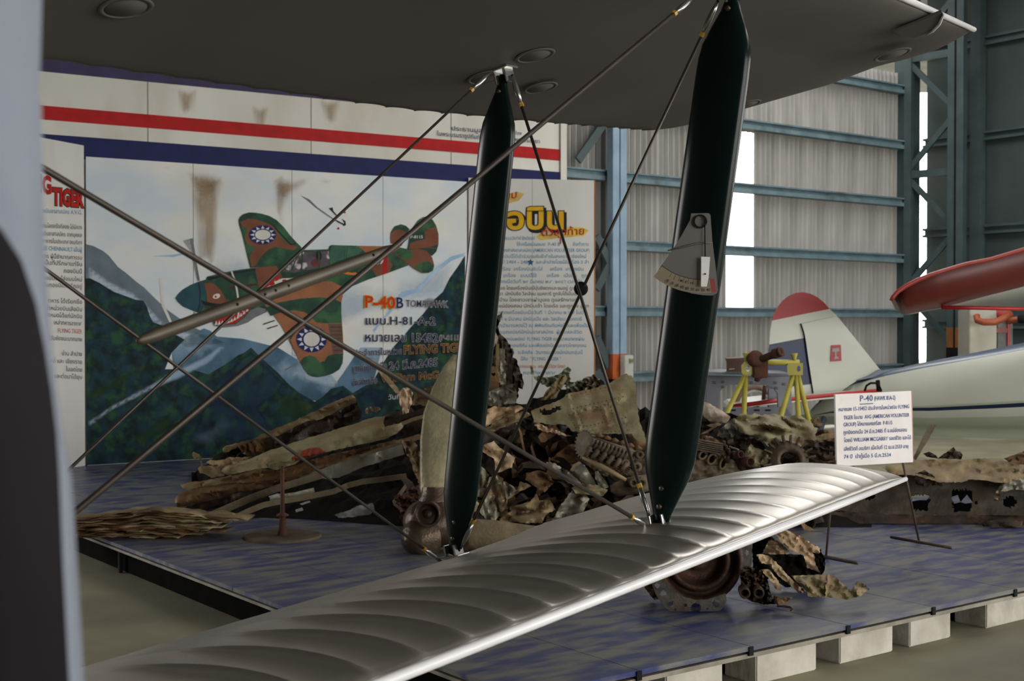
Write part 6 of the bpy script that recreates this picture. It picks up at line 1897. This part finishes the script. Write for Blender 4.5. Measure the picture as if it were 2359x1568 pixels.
for i in range(n - 1):
    fs += [(i, i + 1, n + i + 1, n + i), (n + i, n + i + 1, 2 * n + i + 1, 2 * n + i), (2 * n + i, 2 * n + i + 1, 3 * n + i + 1, 3 * n + i), (3 * n + i, 3 * n + i + 1, i + 1, i)]
    fm += [0, 1, 1, 2]
obj('wing_panel', vs, fs, [M_wred, M_cream, M_wor], rw, True, fm)
tube('leading_edge', [q(x, y, 11.98) for x, y in topc], .02, M_wor, rw, 8)
tube('aileron_edge', [q(705, 596, 12.75), q(900, 598, 12.75), q(1200, 604, 12.7)], .02, M_fred, rw, 8)
# white cabinet with an orange hose by the door
cb = P(2252, 765, 19.3)
cab = thing('pump_cabinet', 'white cabinet with orange hose beside the dark hangar door', 'cabinet', cb * V((1, 1, 0)))
M_cabw = mat('cabinet_white', S(196, 194, 180), S(182, 178, 164), rough=.55, scale=3)
M_hose = mat('orange_hose', S(176, 92, 58), S(160, 80, 50), rough=.5, scale=6)
box('body', V((P(2251, 745, 19.3).x, 19.3, .88)), V((1, 0, 0)), V((0, 1, 0)), UP, .2, .25, .925, M_cabw, cab, .01)
box('frame', V((P(2304, 745, 19.3).x, 19.3, .9)), V((1, 0, 0)), V((0, 1, 0)), UP, .11, .2, .86, mat('cabinet_grey', S(120, 122, 120), rough=.6), cab)
for x in (2285, 2322):
    box('red_post', V((P(x, 745, 19.1).x, 19.08, .88)), V((1, 0, 0)), V((0, 1, 0)), UP, .018, .02, .88, M_fred, cab)
box('red_header', V((P(2304, 745, 19.1).x, 19.08, 1.76)), V((1, 0, 0)), V((0, 1, 0)), UP, .13, .02, .05, M_fred, cab)
box('red_plate', V((P(2304, 745, 19.1).x, 19.08, 1.5)), V((1, 0, 0)), V((0, 1, 0)), UP, .1, .012, .035, mat('faded_red_plate', S(150, 90, 88), rough=.6), cab)
tube('hose', [P(2250, 727, 18.9), P(2252, 738, 18.85), P(2266, 742, 18.8), P(2290, 742, 18.8), P(2310, 734, 18.8), P(2328, 722, 18.85)], .05, M_hose, cab, 12)
tube('hose', [P(2322, 740, 19.0), P(2340, 736, 18.95), P(2359, 733, 18.9), P(2400, 735, 18.9)], .045, M_hose, cab, 12)
lathe('hose_nozzle', P(2353, 735, 18.8), V((1, -.3, .1)), [(.05, -.05), (.06, 0), (.05, .08), (.03, .08)], M_black, cab, 14)

# ================================================================== steel table, brown box, yellow trestle, old gun mount
M_tgrey = mat('grey_table_steel', S(116, 116, 124), S(100, 100, 108), rough=.5, metal=.2, scale=5)
tbl = thing('steel_table', 'grey pressed steel table behind the yellow trestle', 'table', V((P(1725, 745, 12.9).x, 12.9, 0)))
tp = lambda x, y, d=12.9: P(1500 + x / 3.563, 640 + y / 3.563, d)
prism('table_top', [tp(430, 770, 12.55), tp(1160, 785, 12.55), tp(1150, 800, 12.55), tp(430, 790, 12.55)], V((.05, .9, 0)), M_tgrey, tbl)
apron = prism('front_frame', [tp(*p) for p in ((455, 800), (1150, 810), (1155, 1130), (1045, 1130), (1040, 950), (1010, 905), (950, 880), (660, 875), (600, 890), (560, 935), (555, 1130), (455, 1130))], V((0, .05, 0)), M_tgrey, tbl)
for k, (x, y) in enumerate(((515, 850), (585, 845), (820, 850), (1020, 852), (1088, 862), (588, 885), (1025, 895))):
    for dy in (0, 12):
        prism('slot', [tp(x - 14, y + dy, 12.89), tp(x + 14, y + dy, 12.89), tp(x + 14, y + dy + 5, 12.89), tp(x - 14, y + dy + 5, 12.89)], V((0, -.004, 0)), M_black, tbl)
prism('lower_rail', [tp(600, 1060), tp(1150, 1060), tp(1150, 1130), tp(600, 1130)], V((0, .04, 0)), M_tgrey, tbl)
for x in (675, 770, 870, 960):
    prism('slot', [tp(x - 20, 1078, 12.89), tp(x + 20, 1078, 12.89), tp(x + 20, 1092, 12.89), tp(x - 20, 1092, 12.89)], V((0, -.004, 0)), M_black, tbl)
for x in (505, 1100):
    a = tp(x, 1100, 12.95)
    box('leg', V((a.x, 12.95, a.z / 2 - .022)), V((1, 0, 0)), V((0, 1, 0)), UP, .055, .03, a.z / 2 + .022, M_tgrey, tbl)
    box('leg', V((a.x, 13.55, a.z / 2 + .1)), V((1, 0, 0)), V((0, 1, 0)), UP, .05, .03, a.z / 2 + .1, M_tgrey, tbl)
abx = thing('ammunition_box', 'brown steel box standing on the left end of the grey table', 'box', tp(695, 775, 12.8))
M_bbox = mat('brown_box_paint', S(108, 80, 64), S(92, 66, 54), rough=.6, scale=5)
prism('body', [tp(*p, 12.7) for p in ((626, 672), (760, 662), (762, 772), (628, 778))], V((.03, .25, 0)), M_bbox, abx)
prism('lid', [tp(*p, 12.69) for p in ((622, 662), (764, 654), (764, 676), (622, 684))], V((.03, .27, 0)), M_bbox, abx)
prism('label_strip', [tp(*p, 12.69) for p in ((640, 745), (685, 740), (685, 748), (640, 754))], V((0, -.004, 0)), mat('label_white', S(190, 186, 176)), abx)
M_yel = mat('yellow_green_paint', S(176, 166, 62), S(158, 148, 54), rough=.5, scale=6)
tre = thing('yellow_trestle', 'yellow tubular trestle with two round holed brackets before the grey table', 'trestle', V((P(1780, 745, 12.2).x, 12.2, 0)))
y0 = 12.2
tube('cross_bar', [tp(780, 692, y0), tp(1215, 694, y0)], .028, M_yel, tre, 10)
for (xc_, yc_, w_, fl) in ((800, 745, 56, 1), (1180, 748, 66, -1)):
    hx = 796 if fl == 1 else 1212
    ring = [(hx + 16 * math.cos(R(t)), 745 + 24 * math.sin(R(t))) for t in range(0, 360, 24)]
    outl = [(xc_ - w_ + 14, yc_ - 48), (xc_ + w_, yc_ - 50), (xc_ + w_, yc_ + 48), (xc_ - w_ + 14, yc_ + 50), (xc_ - w_ - 2 + (0 if fl == 1 else 6), yc_ + 30), (xc_ - w_ - 4 + (0 if fl == 1 else 6), yc_ - 30)]
    pxo = [(1500 + x / 3.563, 640 + y / 3.563) for x, y in outl]
    relief('bracket', pxo, y0 - .03, M_yel, tre, amp=.0, fold=60, rag=0, grid=2.2, th=.02, zmin=0, holes=([(1500 + x / 3.563, 640 + y / 3.563) for x, y in ring],))
for a, b in (((782, 690), (782, 615)), ((1175, 700), (1172, 620))):
    tube('upright', [tp(*a, y0), tp(a[0], a[1] - 40, y0), tp(*b, y0)], [.026, .02, .036], M_yel, tre, 10)


def leg_to_floor(a, b):
    p0, p1 = tp(*a, y0), tp(*b, y0 - .05)
    t = (p1 - p0)
    k = (p0.z - (.15 if .8 * p0.x + .6 * p0.y < 9.2 else FZ)) / -t.z
    return [p0, p0 + t * k]


for a, b in (((770, 800), (620, 1110)), ((775, 800), (762, 1110)), ((1165, 800), (1070, 1120)), ((1190, 800), (1210, 1120)), ((1205, 800), (1285, 1130))):
    tube('leg', leg_to_floor(a, b), .024, M_yel, tre, 10)
gun = thing('gun_barrel', 'rusty brown gun breech and short barrel resting on the yellow trestle', 'gun', tp(930, 690, 12.15))
tube('barrel', [tp(900, 668, 12.15), tp(960, 645, 12.1), tp(1005, 628, 12.05), tp(1010, 622, 12.05), tp(1060, 606, 12.0)], [.034, .034, .036, .048, .048], X_rust, gun, 14)
lathe('muzzle', tp(1058, 607, 11.99), tp(1060, 606, 12.0) - tp(900, 668, 12.15), [(.048, 0), (.05, .015), (.034, .02), (.02, .0), (0, -.04)], X_rust, gun, 16)
lathe('breech', tp(862, 660, 12.15), V((.2, -1, .3)), [(.0, -.1), (.07, -.1), (.08, 0), (.07, .02), (.04, .03), (0, .03)], X_rust, gun, 20)
box('receiver', tp(890, 740, 12.2), V((1, 0, 0)), V((0, 1, 0)), UP, .07, .06, .09, X_rust, gun, .01)
tube('mount_post', [tp(890, 780, 12.2), tp(865, 850, 12.2)], [.05, .02], X_rust, gun, 8)
wl = thing('bicycle_wheel', 'small spoked wheel with brown tyre seen under the grey table', 'wheel', V((P(1740, 745, 13.7).x, 13.7, 0)))
wc = P(1738, 940, 13.7)
lathe('tyre', wc, V((.25, -1, .05)), [(.2, -.03), (.24, -.03), (.255, 0), (.24, .03), (.2, .03), (.2, -.03)], mat('tyre_brown', S(128, 104, 88), rough=.7), wl, 32)
lathe('rim', wc, V((.25, -1, .05)), [(.17, -.02), (.2, -.02), (.2, .02), (.17, .02), (.17, -.02)], M_cream, wl, 32)
tube('fork', [wc, P(1758, 925, 13.6), P(1762, 888, 13.6)], .02, X_rust, wl, 8)
